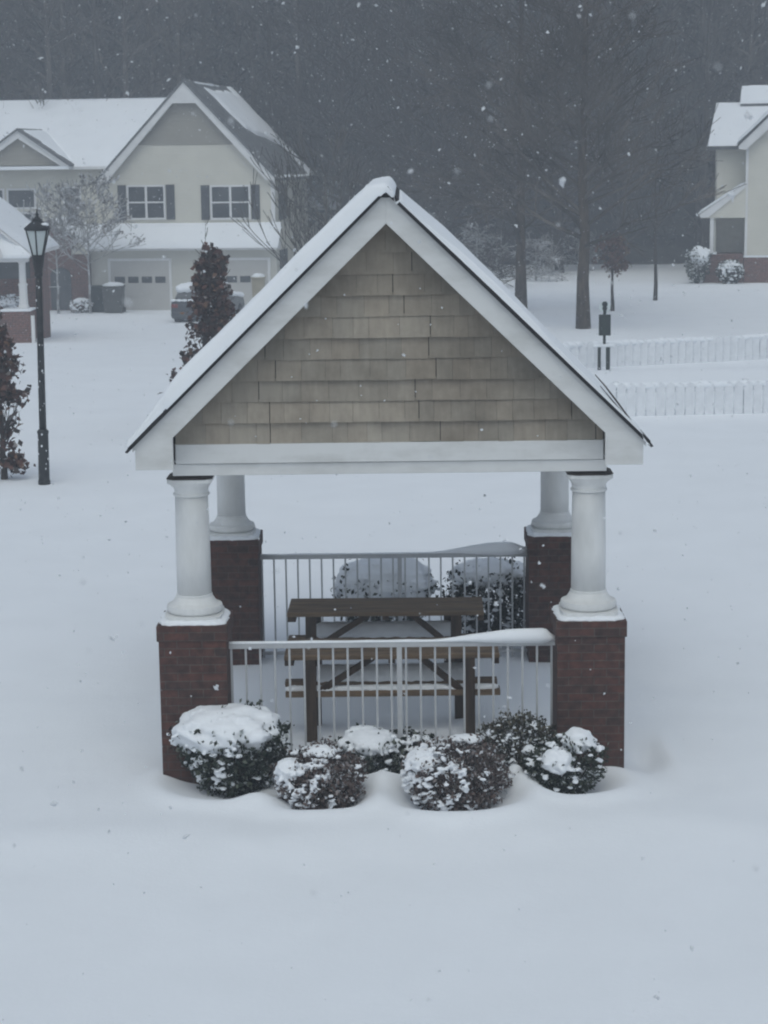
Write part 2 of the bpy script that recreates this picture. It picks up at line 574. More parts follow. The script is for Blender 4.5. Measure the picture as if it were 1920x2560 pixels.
# columns: lathe shaft, base, square-topped capital
for cx, cy in ((-1.6, 0), (1.6, 0), (-1.6, DEP), (1.6, DEP)):
    mb = MB()
    mb.loft([(1.46, 0.140, 0), (1.8, 0.139, 0), (2.1, 0.136, 0), (2.30, 0.132, 0)], cx, cy, 40)
    shaft = mb.build('column', M['column'], pav, smooth=True)
    mb = MB()
    mb.loft([(1.272, 0.235, 0.75), (1.325, 0.235, 0.75), (1.3255, 0.205, 0), (1.335, 0.205, 0), (1.34, 0.222, 0), (1.365, 0.228, 0), (1.39, 0.222, 0), (1.40, 0.2, 0),
             (1.405, 0.186, 0), (1.43, 0.166, 0), (1.455, 0.152, 0), (1.458, 0.147, 0), (1.475, 0.147, 0), (1.48, 0.140, 0)], cx, cy, 40)
    o = mb.build('column_base', M['column'], shaft, smooth=True)
    es = o.modifiers.new('es', 'EDGE_SPLIT'); es.split_angle = R(35)
    mb = MB()
    mb.loft([(2.285, 0.132, 0), (2.29, 0.146, 0), (2.305, 0.148, 0), (2.312, 0.137, 0), (2.335, 0.137, 0), (2.36, 0.146, 0.3), (2.39, 0.165, 0.7), (2.41, 0.178, 1), (2.436, 0.178, 1)], cx, cy, 48)
    o = mb.build('capital', M['column'], shaft, smooth=True)
    es = o.modifiers.new('es', 'EDGE_SPLIT'); es.split_angle = R(35)
    mb = MB()
    mb.loft([(2.436, 0.184, 1), (2.444, 0.184, 1), (2.470, 0.13, 1), (2.474, 0.12, 1)], cx, cy, 16)
    mb.build('flashing', M['copper'], shaft)

# beams (front/back full width, sides between them)
for y0, y1 in ((-0.2, 0.2), (DEP - 0.2, DEP + 0.2)):
    mb = MB()
    mb.box(-1.722, 1.722, y0, y1, 2.474, 2.568)
    mb.box(-1.70, 1.70, y0 + 0.02, y1 - 0.02, 2.568, 2.75)
    mb.build('beam', M['white'], pav, bevel=0.004)
for sx in (-1, 1):
    mb = MB()
    mb.box(min(sx * 1.722, sx * 1.44), max(sx * 1.722, sx * 1.44), 0.2, DEP - 0.2, 2.474, 2.75)
    mb.build('beam', M['white'], pav, bevel=0.004)
mb = MB()
mb.box(-1.438, 1.438, 0.202, DEP - 0.202, 2.66, 2.69)
mb.build('ceiling', M['white'], pav)
for yb, sgn in ((-0.2, -1), (DEP + 0.2, 1)):
    mb = MB()
    mb.box(-1.692, 1.692, min(yb, yb + sgn * 0.022), max(yb, yb + sgn * 0.022), 2.573, 2.728)
    mb.build('frieze_board', M['white'], pav, bevel=0.003)

# gable of wooden shakes, each shake a thin tapered board clipped to the triangle
def clip_poly(poly, a, b, c):
    out = []
    n = len(poly)
    for i in range(n):
        p, q = poly[i], poly[(i + 1) % n]
        dp, dq = a * p[0] + b * p[1] - c, a * q[0] + b * q[1] - c
        if dp <= 0:
            out.append(p)
        if dp * dq < 0:
            t = dp / (dp - dq)
            out.append((p[0] + t * (q[0] - p[0]), p[1] + t * (q[1] - p[1])))
    return out


def gable(yb, sgn, seed):
    rg = random.Random(seed)
    mb = MB()
    tints = []
    ex = 0.1655
    topz = 4.60
    row = 0
    z = 2.728
    mb.prism([(-1.70, 2.73), (1.70, 2.73), (1.70, topz - 1.70 * S), (0, topz), (-1.70, topz - 1.70 * S)], yb, yb - sgn * 0.02)
    tints += [(0.02, 0.018, 0.016)] * 7
    joints = {}
    while z < topz:
        pair = row // 2
        base = rg.uniform(-0.2, 0.2) if row % 2 == 0 else base + 0.055
        x = -1.9 + base - 0.3
        z1 = z + ex + 0.02
        panel = 0.0
        pt = rg.uniform(0.94, 1.06)
        while x < 1.9:
            w = rg.uniform(0.11, 0.25)
            gap = 0.0016
            panel += w
            if panel > 1.15:
                gap = 0.006
                panel = 0
                pt = rg.uniform(0.92, 1.08)
            dz = rg.uniform(-0.003, 0.003)
            poly = [(x, z + dz), (x + w - gap, z + dz + rg.uniform(-.002, .002)), (x + w - gap, z1), (x, z1)]
            poly = clip_poly(poly, S, 1, topz)
            if len(poly) >= 3:
                poly = clip_poly(poly, -S, 1, topz)
            if len(poly) >= 3:
                poly = clip_poly(clip_poly(poly, 1, 0, 1.69), -1, 0, 1.69) if len(poly) >= 3 else poly
            if len(poly) >= 3:
                n = len(poly)
                th0 = rg.uniform(0.032, 0.040) if row % 2 else rg.uniform(0.016, 0.022)
                v = []
                for (px, pz) in poly:
                    k = (pz - z) / (z1 - z)
                    v.append((px, yb + sgn * (th0 * (1 - k) + 0.003), pz))
                for (px, pz) in poly:
                    v.append((px, yb, pz))
                f = [tuple(range(n)) if sgn < 0 else tuple(range(n - 1, -1, -1))]
                for i in range(n):
                    f.append(((i + 1) % n, i, n + i, n + (i + 1) % n))
                mb.add(v, f)
                g = rg.uniform(0.93, 1.06) * pt
                hue = rg.uniform(-0.012, 0.012)
                t = (0.315 * g + hue * 0.5, 0.278 * g, 0.228 * g - hue * 0.3)
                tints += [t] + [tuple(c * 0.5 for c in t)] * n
            x += w
        z += ex
        row += 1
    return mb.build('gable_shakes', M['shakes'], pav, tint=tints)


gable(-0.2, -1, 5)
gable(DEP + 0.2, 1, 9)

# rake boards with square-cut return at the eave
for yb in (-0.45, DEP + 0.41):
    for sx in (-1, 1):
        poly = [(0, AP), (0, 4.447), (sx * 1.685, 2.813), (sx * 1.685, 2.562), (sx * 1.981, 2.562), (sx * 1.981, AP - S * 1.981)]
        if sx < 0:
            poly = poly[::-1]
        mb = MB()
        mb.prism(poly, yb, yb + 0.04)
        mb.build('rake_board', M['white'], pav, bevel=0.003)
# thin trim lip along the top of the front rakes
mb = MB()
for sx in (-1, 1):
    p0 = (0, AP + 0.004); p1 = (sx * 2.0, AP + 0.004 - S * 2.0)
    poly = [p0, (0, AP - 0.03), (sx * 2.0, AP - 0.03 - S * 2.0), p1]
    if sx < 0:
        poly = poly[::-1]
    mb.prism(poly, -0.462, -0.4502)
mb.build('rake_trim', M['white'], pav)
# eave boxes along the sides
for sx in (-1, 1):
    mb = MB()
    poly = [(sx * 1.724, 2.566), (sx * 1.975, 2.566), (sx * 1.975, AP - 0.01 - S * 1.975), (sx * 1.724, AP - 0.01 - S * 1.724)]
    if sx < 0:
        poly = poly[::-1]
    mb.prism(poly, -0.409, DEP + 0.409)
    mb.build('eave_box', M['white'], pav)
# roof deck: dark shingled slab
for sx in (-1, 1):
    mb = MB()
    ny = 40
    t = 0.040
    y0, y1 = -0.50, DEP + 0.50
    poly = [(0, AP + 0.003), (sx * 2.035, AP + 0.003 - S * 2.035), (sx * 2.055, AP + 0.010 - S * 2.035), (sx * 2.03, AP + t - S * 2.03), (0, AP + t + 0.012)]
    if sx > 0:
        poly = poly[::-1]
    mb.prism(poly, y0, y1)
    # shingle courses: thin overlapping strips with a slightly ragged edge
    for c in range(14):
        s0 = c * 0.145
        xa, xb = s0, min(s0 + 0.15, 2.03)
        za, zb = AP + t + 0.004 - S * xa, AP + t + 0.010 - S * xb
        mb.add([(sx * xa, y0 - 0.008, za), (sx * xb, y0 - 0.008, zb), (sx * xb, y1 + 0.008, zb), (sx * xa, y1 + 0.008, za),
                (sx * xa, y0 - 0.008, za - 0.012), (sx * xb, y0 - 0.008, zb - 0.016), (sx * xb, y1 + 0.008, zb - 0.016), (sx * xa, y1 + 0.008, za - 0.012)],
               [(0, 1, 2, 3), (7, 6, 5, 4), (0, 4, 5, 1), (1, 5, 6, 2), (2, 6, 7, 3), (3, 7, 4, 0)])
    mb.build('roof', M['roofing'], pav)
mb = MB()
mb.prism([(-0.07, AP - 0.03), (0.07, AP - 0.03), (0.06, AP - 0.004), (0.02, AP + 0.054), (-0.02, AP + 0.054), (-0.06, AP - 0.004)], -0.495, DEP + 0.495)
mb.build('ridge_cap', M['roofing'], pav)

# snow lying on the roof: thick on the left slope, thin and blown clear low on the right
def snow_th(q, y):
    """q = signed distance along x (negative left)"""
    n1 = noise.noise(Vector((q * 1.7, y * 0.9, 4.0)))
    n2 = noise.noise(Vector((q * 6.0, y * 5.0, 8.0)))
    if q <= 0.09:
        a = -q
        th = 0.118 + 0.022 * n1 + 0.006 * n2
        th *= 1 - 0.72 * smooth((a - 1.45) / 0.55)
        if q > -0.25:
            th *= 0.80 + 0.2 * smooth((-q) / 0.25)
        th *= 1 - smooth((q + 0.0) / 0.09)
        th += 0.0
    else:
        th = 0.052 + 0.022 * n1 + 0.008 * n2
        th *= (0.22 + 0.78 * smooth((q - 0.12) / 0.50)) * 0.85
        th *= 1 - 0.55 * smooth((q - 1.0 + 0.14 * n1) / 0.5)
        th *= 1 - 0.8 * smooth((q - 1.86 + 0.08 * n2) / 0.12)
    return th


ql = np.concatenate([np.linspace(-2.035, -0.3, 56), np.linspace(-0.27, 0.3, 30), np.linspace(0.33, 2.03, 54)])
yl = np.linspace(-0.52, DEP + 0.52, 52)
mb = MB()
v, f = [], []
for y in yl:
    for q in ql:
        th = snow_th(q, y)
        ed = min((y + 0.52) / 0.07, (DEP + 0.52 - y) / 0.07, 1)
        th2 = th * math.sqrt(max(0.0, 1 - (1 - max(0, ed)) ** 2)) if ed < 1 else th
        th2 = max(th2, th * 0.55)
        zz = AP + 0.052 - S * abs(q)
        if abs(q) < 0.12:
            zz = AP + 0.05 - S * (q * q / 0.24 + 0.06)
        k = 0.70
        nxv = (-k if q < 0 else k) * smooth(abs(q) / 0.12)
        off = th2 if th > 0.004 else -0.035
        v.append((q + nxv * off, y - 0.02 * (1 if y < 1 else -1) * (th2 > 0.05), zz + off * (k if abs(q) > .1 else 0.95)))
n = len(ql)
for j in range(len(yl) - 1):
    for i in range(n - 1):
        f.append((j * n + i, j * n + i + 1, (j + 1) * n + i + 1, (j + 1) * n + i))
# skirt down into the roofing
def skirt(idx):
    b0 = len(v)
    for i in idx:
        x_, y_, z_ = v[i]
        q = ql[i % n]
        v.append((q, y_ + (0.015 if y_ < 1 else -0.015), min(z_ - 0.012, AP + 0.035 - S * abs(q) - (0.0 if abs(q) > .05 else .02))))
    for a in range(len(idx) - 1):
        f.append((idx[a + 1], idx[a], b0 + a, b0 + a + 1))


skirt(list(range(n)))
skirt([(len(yl) - 1) * n + i for i in range(n)][::-1])
skirt([j * n for j in range(len(yl))][::-1])
mb.v, mb.f = v, f
mb.build('roof_snow', M['snow'], pav, smooth=True)
# loose strip of drip edge lifted off the right eave
mb = MB()
pts = [(1.60, -0.47, zr(1.60) + 0.15), (1.68, -0.48, zr(1.68) + 0.135), (1.78, -0.485, zr(1.78) + 0.10), (1.88, -0.48, zr(1.88) + 0.06)]
mb.tube(pts, [0.004, 0.006, 0.007, 0.006], 6)
pts = [(1.64, -0.47, zr(1.64) + 0.10), (1.75, -0.48, zr(1.75) + 0.075), (1.88, -0.48, zr(1.88) + 0.05)]
mb.tube(pts, [0.003, 0.005, 0.005], 6)
mb.build('loose_drip_edge', M['copper'], pav)

# railings
def railing(yc, snow_fn, seed):
    mb = MB()
    mb.box(-1.327, 1.327, yc - 0.022, yc + 0.022, 1.022, 1.068)
    rail = mb.build('railing', M['railing'], pav, bevel=0.004)
    mb = MB()
    mb.box(-1.327, 1.327, yc - 0.015, yc + 0.015, 0.045, 0.075)
    mb.build('bottom_rail', M['railing'], rail)
    k = 0
    xsb = [0.06]
    x = 0.06 + 0.054
    while x < 1.31:
        xsb.append(x)
        x += 0.1185
    x = 0.06 - 0.066
    while x > -1.31:
        xsb.append(x)
        x -= 0.1185
    for i, x in enumerate(xsb):
        w = 0.021 if i == 0 else 0.0085
        mb = MB()
        mb.box(x - w, x + w, yc - w, yc + w, -0.15, 1.022)
        mb.build('post' if i == 0 else 'baluster', M['railing'], rail)
    # snow along the top rail
    mb = MB()
    m = 80
    vv, ff = [], []
    prof = [(-1, 0), (-0.95, 0.45), (-0.6, 0.85), (0, 1), (0.6, 0.85), (0.95, 0.45), (1, 0)]
    for i in range(m):
        x = -1.325 + 2.65 * i / (m - 1)
        h = snow_fn(x)
        w = 0.022 + min(0.022, h * 0.28)
        dip = max(0.0, (h - 0.05)) * 0.35
        for a, b in prof:
            vv.append((x, yc + a * w, 1.066 + b * h - (dip if b == 0 else 0)))
    q = len(prof)
    for i in range(m - 1):
        for k in range(q - 1):
            ff.append((i * q + k, (i + 1) * q + k, (i + 1) * q + k + 1, i * q + k + 1))
        ff.append((i * q + q - 1, (i + 1) * q + q - 1, (i + 1) * q, i * q))
    ff.append(tuple(range(q)))
    ff.append(tuple((m - 1) * q + k for k in range(q - 1, -1, -1)))
    mb.v, mb.f = vv, ff
    mb.build('rail_snow', M['snow'], rail, smooth=True)


def sn_front(x):
    return (0.014 + 0.006 * noise.noise(Vector((x * 4, 1, 0))) + 0.085 * smooth((x - 0.25) / 0.85) * (1 - 0.75 * smooth((x - 1.24) / 0.085)))


def sn_back(x):
    return (0.008 + 0.004 * noise.noise(Vector((x * 4, 7, 0))) + 0.095 * smooth((x - 0.3) / 0.75) * (1 - 0.5 * smooth((x - 1.15) / 0.17)))


railing(-0.05, sn_front, 1)
railing(DEP + 0.0, sn_back, 2)

# ------------------------------------------------------------------ picnic tables
def make_table(name, label, loc, rz, snow=True):
    t = thing(name, label, 'picnic table', loc, rz, 'wooden picnic tables under the pavilion roof')
    mb = MB()
    for i in range(4):
        y0 = i * 0.158
        mb.box(-0.92, 0.92, y0, y0 + 0.150, 0.725, 0.765)
    mb.build('tabletop', M['timber'], t, bevel=0.006)
    mb = MB()
    mb.box(-0.918, -0.84, 0.03, 0.60, 0.67, 0.725)
    mb.box(0.86, 0.918, 0.03, 0.60, 0.67, 0.725)
    mb.box(-0.03, 0.03, 0.03, 0.60, 0.68, 0.725)
    mb.build('batten', M['timber_dark'], t, bevel=0.003)
    for x in (-0.70, 0.66):
        for y, dx in ((0.045, 0), (0.56, 0.02 if x < 0 else -0.06)):
            mb = MB()
            mb.box(x - 0.050 + dx, x + 0.050 + dx, y - 0.035, y + 0.035, -0.2, 0.725)
            mb.build('leg', M['timber_dark'], t, bevel=0.004)
        mb = MB()
        mb.box(x - 0.02, x + 0.02, 0.08, 0.525, 0.335, 0.385)
        mb.build('cross_bar', M['timber_dark'], t, bevel=0.003)
    for s_, x0, x1 in ((-1, -0.16, -0.655), (1, 0.24, 0.615)):
        mb = MB()
        mb.beam((x0, 0.13, 0.715), (x1, 0.13, 0.40), 0.055, 0.04)
        mb.build('brace', M['timber_dark'], t, bevel=0.003)
    mb = MB()
    mb.box(-0.92, 0.93, 0.082, 0.235, 0.375, 0.425)
    b1 = mb.build('bench_plank', M['timber'], t, bevel=0.006)
    mb = MB()
    mb.box(-0.94, 0.92, 0.40, 0.50, 0.385, 0.435)
    b2 = mb.build('bench_plank', M['timber'], t, bevel=0.006)
    # snow on the planks
    mb = MB()
    for i in range(34):
        x = -0.62 + i * 0.037
        mb.blob((x, 0.455, 0.485), 0.105, (0.9, 0.75, 0.85), i * 3, 0.12, 10)
    remeshed(mb.build('plank_snow', M['snow'], b2, smooth=True), 0.015, 4)
    mb = MB()
    for i in range(44):
        x = -0.88 + i * 0.0408
        mb.blob((x, 0.16, 0.428), 0.05, (1, 1.2, 0.7), i * 5, 0.2, 8)
    remeshed(mb.build('plank_snow', M['snow'], b1, smooth=True), 0.015, 4)
    return t


t1 = make_table('picnic_table', 'brown wooden picnic table right behind the front railing, its planks banked with snow', (0.05, 16.5, 0.0), -0.006)
t2 = copy_tree(t1)
t2.location = (0.0, 18.12, 0.0)
t2.rotation_euler = (0, 0, -0.02)
t2['label'] = 'brown wooden picnic table farther back, its bare brown top showing above the front railing'

# ------------------------------------------------------------------ foliage helpers
def leaf_quads(C, size, tint_fn, name, parent, jitter=0.35, aspect=0.55, up_bias=0.0, seed=0, mat=None):
    """C: (n,3) array of leaf centres -> one mesh of folded leaf shapes"""
    rg = np.random.default_rng(seed)
    n = len(C)
    d = rg.normal(size=(n, 3))
    d /= np.linalg.norm(d, axis=1)[:, None]
    e = rg.normal(size=(n, 3))
    e[:, 2] += up_bias
    w = np.cross(d, e)
    w /= np.linalg.norm(w, axis=1)[:, None] + 1e-9
    s = size * (1 + jitter * rg.uniform(-1, 1, n))[:, None]
    nn = np.cross(d, w)
    V = np.stack([C - d * s * 0.5, C + w * s * aspect * 0.5 + nn * s * 0.12, C + d * s * 0.5, C - w * s * aspect * 0.5 + nn * s * 0.12], 1)
    me = bpy.data.meshes.new(name)
    me.vertices.add(n * 4)
    me.vertices.foreach_set('co', V.ravel())
    me.loops.add(n * 6)
    b = np.arange(n)[:, None] * 4
    li = np.concatenate([b + np.array([0, 1, 2]), b + np.array([0, 2, 3])], 1).ravel()
    me.loops.foreach_set('vertex_index', li)
    me.polygons.add(n * 2)
    me.polygons.foreach_set('loop_start', np.arange(n * 2) * 3)
    me.polygons.foreach_set('loop_total', np.full(n * 2, 3))
    me.update()
    me.validate()
    T = np.ones((n, 4))
    T[:, :3] = tint_fn(C, rg)
    at = me.color_attributes.new('tint', 'FLOAT_COLOR', 'CORNER')
    at.data.foreach_set('color', np.repeat(T, 6, 0).ravel())
    me.materials.append(mat or M['leaf'])
    o = bpy.data.objects.new(name, me)
    col.objects.link(o)
    if parent:
        o.parent = parent
    return o


def pal(cols, weights, var=0.25):
    cols = np.array(cols)
    w = np.array(weights, float)
    w /= w.sum()

    def fn(C, rg):
        i = rg.choice(len(cols), len(C), p=w)
        return np.clip(cols[i] * (1 + var * rg.uniform(-1, 1, (len(C), 1))), 0, 0.9)
    return fn


GREEN = pal([(0.012, 0.020, 0.015), (0.022, 0.034, 0.024), (0.045, 0.055, 0.035), (0.11, 0.125, 0.10), (0.4, 0.43, 0.43)], [4, 5, 3, 2.0, 0.7])
BROWN = pal([(0.075, 0.055, 0.050), (0.125, 0.092, 0.082), (0.05, 0.045, 0.040), (0.23, 0.20, 0.195), (0.50, 0.51, 0.54)], [5, 4, 2, 2.2, 1.0])
MIXED = pal([(0.05, 0.045, 0.032), (0.085, 0.075, 0.05), (0.035, 0.04, 0.03), (0.20, 0.20, 0.17), (0.42, 0.44, 0.45)], [4, 4, 3, 2, 0.5])


def shrub(name, label, cat, x, y, w, d, h, palette, nleaf, size, seed, caps=(), lumps=0, lump_side=(0, 0, 1), lump_r=(0.02, 0.045), group=None, zb=None, lobes=None, base=0.55, cover=1.0, taper=0.22):
    """rounded clipped shrub: leaves spread through the outer shell of a lumpy ellipsoid; caps = snow cushions"""
    z0 = ground_z(x, y) if zb is None else zb
    t = thing(name, label, cat, (x, y, z0 - 0.045), 0, group)
    rg = np.random.default_rng(seed)
    lobes = lobes or [(0, 0, 0, 1)]
    C = []
    per = nleaf // len(lobes)
    for (lx, ly, lz, ls) in lobes:
        u = rg.normal(size=(per * 2, 3))
        u /= np.linalg.norm(u, axis=1)[:, None]
        nz = np.array([noise.noise(Vector(q * 2.6) + Vector((seed, 0, 0))) for q in u])
        nz2 = np.array([noise.noise(Vector(q * 7.0) + Vector((seed, 5, 0))) for q in u])
        r = (0.60 + 0.42 * rg.random(len(u)) ** 0.5) * (1 + 0.22 * nz + 0.24 * nz2) * (1 + 0.10 * (rg.random(len(u)) < 0.05))
        P = u * r[:, None]
        P[:, 2] *= np.where(P[:, 2] < 0, base / 0.5 * 0.9, 1)
        P = P * np.array([w / 2, d / 2, h / 2]) * ls + np.array([lx, ly, lz])
        P[:, 2] += h * 0.5
        P[:, :2] *= (1 - taper * np.clip(1 - P[:, 2:3] / (h * 0.8), 0, 1))
        keep = P[:, 2] > 0.0
        C.append(P[keep][:per])
    C = np.concatenate(C)
    # inner woody core: stems fanning up
    mb = MB()
    rr = random.Random(seed)
    for i in range(16):
        a = rr.uniform(0, 2 * math.pi)
        q = rr.uniform(0.2, 0.8)
        lx, ly, lz, ls = rr.choice(lobes)
        e = (math.cos(a) * w / 2 * q * ls + lx, math.sin(a) * d / 2 * q * ls + ly, h * rr.uniform(0.5, 0.85))
        mb.tube([(0.03 * math.cos(a), 0.03 * math.sin(a), -0.12), (e[0] * .45, e[1] * .45, e[2] * .5), e], [0.012, 0.009, 0.004], 5)
    mb.build('stems', M['twig'], t)
    if caps:
        mb = MB()
        tips_ = []
        for i, (cx, cy, cz, rx, ry, rz) in enumerate(caps):
            mb.blob((cx, cy, cz), 1.0, (rx * 0.97, ry * 0.97, rz), seed + i * 3.3, 0.09, 40, 2.6)
            for k in range(int(22 * max(cover, 0.4))):
                a = rr.uniform(0, 2 * math.pi)
                q = rr.uniform(0.3, 0.98)
                e = math.sqrt(max(0, 1 - q * q))
                b_ = rr.uniform(0.12, 0.24) * min(rx, ry)
                mb.blob((cx + math.cos(a) * rx * q, cy + math.sin(a) * ry * q, cz + rz * e * 0.9 - b_ * 0.35), b_, (1.2, 1.2, 0.7), k + seed, 0.2, 12)
            for k in range(int(46 * cover)):
                a = rr.uniform(0, 2 * math.pi)
                q = rr.uniform(0.86, 1.12)
                mb.blob((cx + math.cos(a) * rx * q, cy + math.sin(a) * ry * q, cz - rz * rr.uniform(-0.1, 0.75)), rr.uniform(0.012, 0.030), (1.1, 1.1, 0.7), k, 0.3, 8)
            m_ = int(110 * rx * cover / 0.4)
            aa = rg.uniform(0, 6.283, m_)
            qq = rg.uniform(0.90, 1.10, m_)
            hz2 = np.sqrt(np.clip(1 - qq * qq, 0, 1)) * rz
            tips_.append(np.stack([cx + np.cos(aa) * rx * qq, cy + np.sin(aa) * ry * qq, cz + hz2 * 0.97], 1))
        remeshed(mb.build('snow_cap', M['snow'], t, smooth=True), 0.0125, 2)
        C = np.concatenate([C] + tips_)
    leaf_quads(C, size, palette, 'foliage', t, seed=seed)
    if lumps:
        # pads of snow caught on the leaves: many small flattened grains in drifting patches
        ls_ = np.array(lump_side, float)
        ls_ /= np.linalg.norm(ls_)
        k_ = lump_r[1] / 0.036
        want = int(lumps * 17 / max(1, k_ ** 1.6))
        u = rg.normal(size=(want * 5, 3))
        u /= np.linalg.norm(u, axis=1)[:, None]
        pn = np.array([noise.noise(Vector(q * 4.2) + Vector((seed, 9, 0))) + 0.5 * noise.noise(Vector(q * 11) + Vector((seed, 2, 0))) for q in u])
        sc_ = u @ ls_ * 0.75 + 0.07 * rg.normal(size=len(u)) + 1.9 * pn
        idx = np.argsort(-sc_)[:want]
        mb = MB()
        for k, i in enumerate(idx):
            lx, ly, lz, ls2 = lobes[k % len(lobes)]
            P = u[i] * np.array([w / 2, d / 2, h / 2]) * rr.uniform(0.88, 1.05) * ls2 + np.array([lx, ly, lz])
            P[2] += h * 0.5
            P[:2] *= 1 - taper * max(0, 1 - P[2] / (h * 0.8))
            if P[2] < 0.02:
                continue
            mb.blob(P, rr.uniform(0.009, 0.024) * k_, (1.25, 1.1, 0.6), k * 1.3, 0.35, 6, 2.5)
        remeshed(mb.build('snow_clumps', M['snow'], t, smooth=True), 0.0085 * k_, 1)
    return t


G1 = 'shrubs planted along the front of the pavilion'
shrub('shrub', 'dark green round shrub with a thick flat snow cap before the left front brick pier', 'shrub', -1.23, 15.42, 0.95, 0.80, 0.74, GREEN, 5200, 0.045, 1,
      caps=[(-0.05, -0.03, 0.60, 0.43, 0.36, 0.18)], lumps=18, lump_side=(-0.8, -0.6, 0.5), group=G1, taper=0.48)
shrub('shrub', 'small reddish brown round shrub dusted with snow, lower left of the front row', 'shrub', -0.53, 14.98, 0.74, 0.70, 0.54, BROWN, 4600, 0.036, 2,
      caps=[(-0.24, -0.12, 0.42, 0.10, 0.12, 0.08), (0.02, 0.0, 0.53, 0.12, 0.10, 0.04)], lumps=20, lump_side=(-0.6, -0.6, 0.25), lump_r=(0.012, 0.036), group=G1, cover=.5)
shrub('shrub', 'two-lobed green shrub with broken snow cap, behind the gap between the two brown front shrubs', 'shrub', -0.04, 15.72, 0.66, 0.62, 0.47, GREEN, 4600, 0.042, 3,
      caps=[(-0.10, -0.06, 0.40, 0.23, 0.20, 0.10), (-0.16, 0.05, 0.45, 0.13, 0.12, 0.06)], lumps=24, lump_side=(-0.2, -0.4, 0.9), group=G1, lobes=[(-0.07, 0, 0, 1), (0.24, 0.10, 0.02, 0.72)])
shrub('shrub', 'largest reddish brown shrub in front centre, snow clumps on its left side', 'shrub', 0.53, 14.92, 0.88, 0.76, 0.60, BROWN, 6200, 0.036, 4,
      caps=[(-0.24, -0.06, 0.47, 0.15, 0.16, 0.09), (0.10, 0.10, 0.60, 0.10, 0.08, 0.025)], lumps=28, lump_side=(-0.8, -0.6, 0.15), lump_r=(0.012, 0.038), group=G1, cover=.6)
shrub('shrub', 'brownish green shrub with hardly any snow, against the right front brick pier', 'shrub', 1.06, 15.62, 0.72, 0.60, 0.56, MIXED, 4800, 0.034, 5,
      caps=[(0.08, -0.26, 0.36, 0.055, 0.05, 0.045), (-0.04, -0.34, 0.22, 0.06, 0.05, 0.045)], lumps=12, lump_side=(0.1, -1.0, 0.2), lump_r=(0.012, 0.03), group=G1, cover=.3)
shrub('shrub', 'green shrub with two round snow cushions in front of the right brick pier', 'shrub', 1.45, 15.18, 0.60, 0.56, 0.52, GREEN, 4200, 0.036, 6,
      caps=[(-0.12, -0.16, 0.36, 0.125, 0.11, 0.10), (0.06, 0.02, 0.47, 0.13, 0.12, 0.10)], lumps=14, lump_side=(0.1, -0.4, 0.9), group=G1, cover=.6, taper=0.4,
      lobes=[(0, 0, 0, 1), (-0.18, -0.05, -0.05, 0.8)])
G2 = 'evergreen shrubs behind the pavilion'
shrub('shrub', 'evergreen shrub under a big domed snow cap, behind the middle of the rear railing', 'shrub', -0.02, 20.25, 1.12, 0.95, 0.84, GREEN, 4200, 0.05, 7,
      caps=[(0.03, -0.02, 0.62, 0.50, 0.44, 0.30)], lumps=30, lump_side=(-1, -.4, 0.3), group=G2, taper=0.4)
shrub('shrub', 'dark evergreen shrub with a snow cap beside the right rear brick pier', 'shrub', 1.12, 20.15, 0.98, 0.9, 0.84, pal([(0.008, 0.014, 0.011), (0.015, 0.025, 0.018), (0.04, 0.05, 0.04)], [5, 4, 1]), 5200, 0.05, 8,
      caps=[(-0.04, 0.02, 0.74, 0.40, 0.34, 0.14)], lumps=24, lump_side=(-.6, -.4, 0.7), group=G2)

# ------------------------------------------------------------------ trees
def grow(mb, p, d, L, r, lev, rg, tips, spread=0.6, kids=(3, 5), sides=(8, 6, 4, 3, 3), up=0.15, minr=0.004, droop=0.0):
    segs = 4 if lev < 2 else 3
    pts, rads = [Vector(p)], [r]
    d = Vector(d).normalized()
    for i in range(segs):
        d = (d + Vector((rg.gauss(0, 0.10), rg.gauss(0, 0.10), rg.gauss(0, 0.05) + up * 0.3 - droop))).normalized()
        pts.append(pts[-1] + d * (L / segs))
        rads.append(max(minr, r * (1 - 0.62 * (i + 1) / segs)))
    mb.tube(pts, rads, sides[min(lev, len(sides) - 1)], cap=False)
    if lev >= spread_levels[0]:
        tips.append((pts[-1], d, lev))
        tips.append((pts[-2], d, lev))
        return
    nk = rg.randint(*kids)
    for k in range(nk):
        t = rg.uniform(0.30, 1.0)
        i = min(int(t * segs), segs - 1)
        q = pts[i].lerp(pts[i + 1], t * segs - i)
        a = Vector((rg.gauss(0, 1), rg.gauss(0, 1), rg.gauss(0, 0.5)))
        nd = (d + a.normalized() * spread * rg.uniform(0.7, 1.3) + Vector((0, 0, up))).normalized()
        grow(mb, q, nd, L * rg.uniform(0.45, 0.72), max(minr, rads[i] * 0.55), lev + 1, rg, tips, spread, kids, sides, up, minr, droop)


spread_levels = [3]


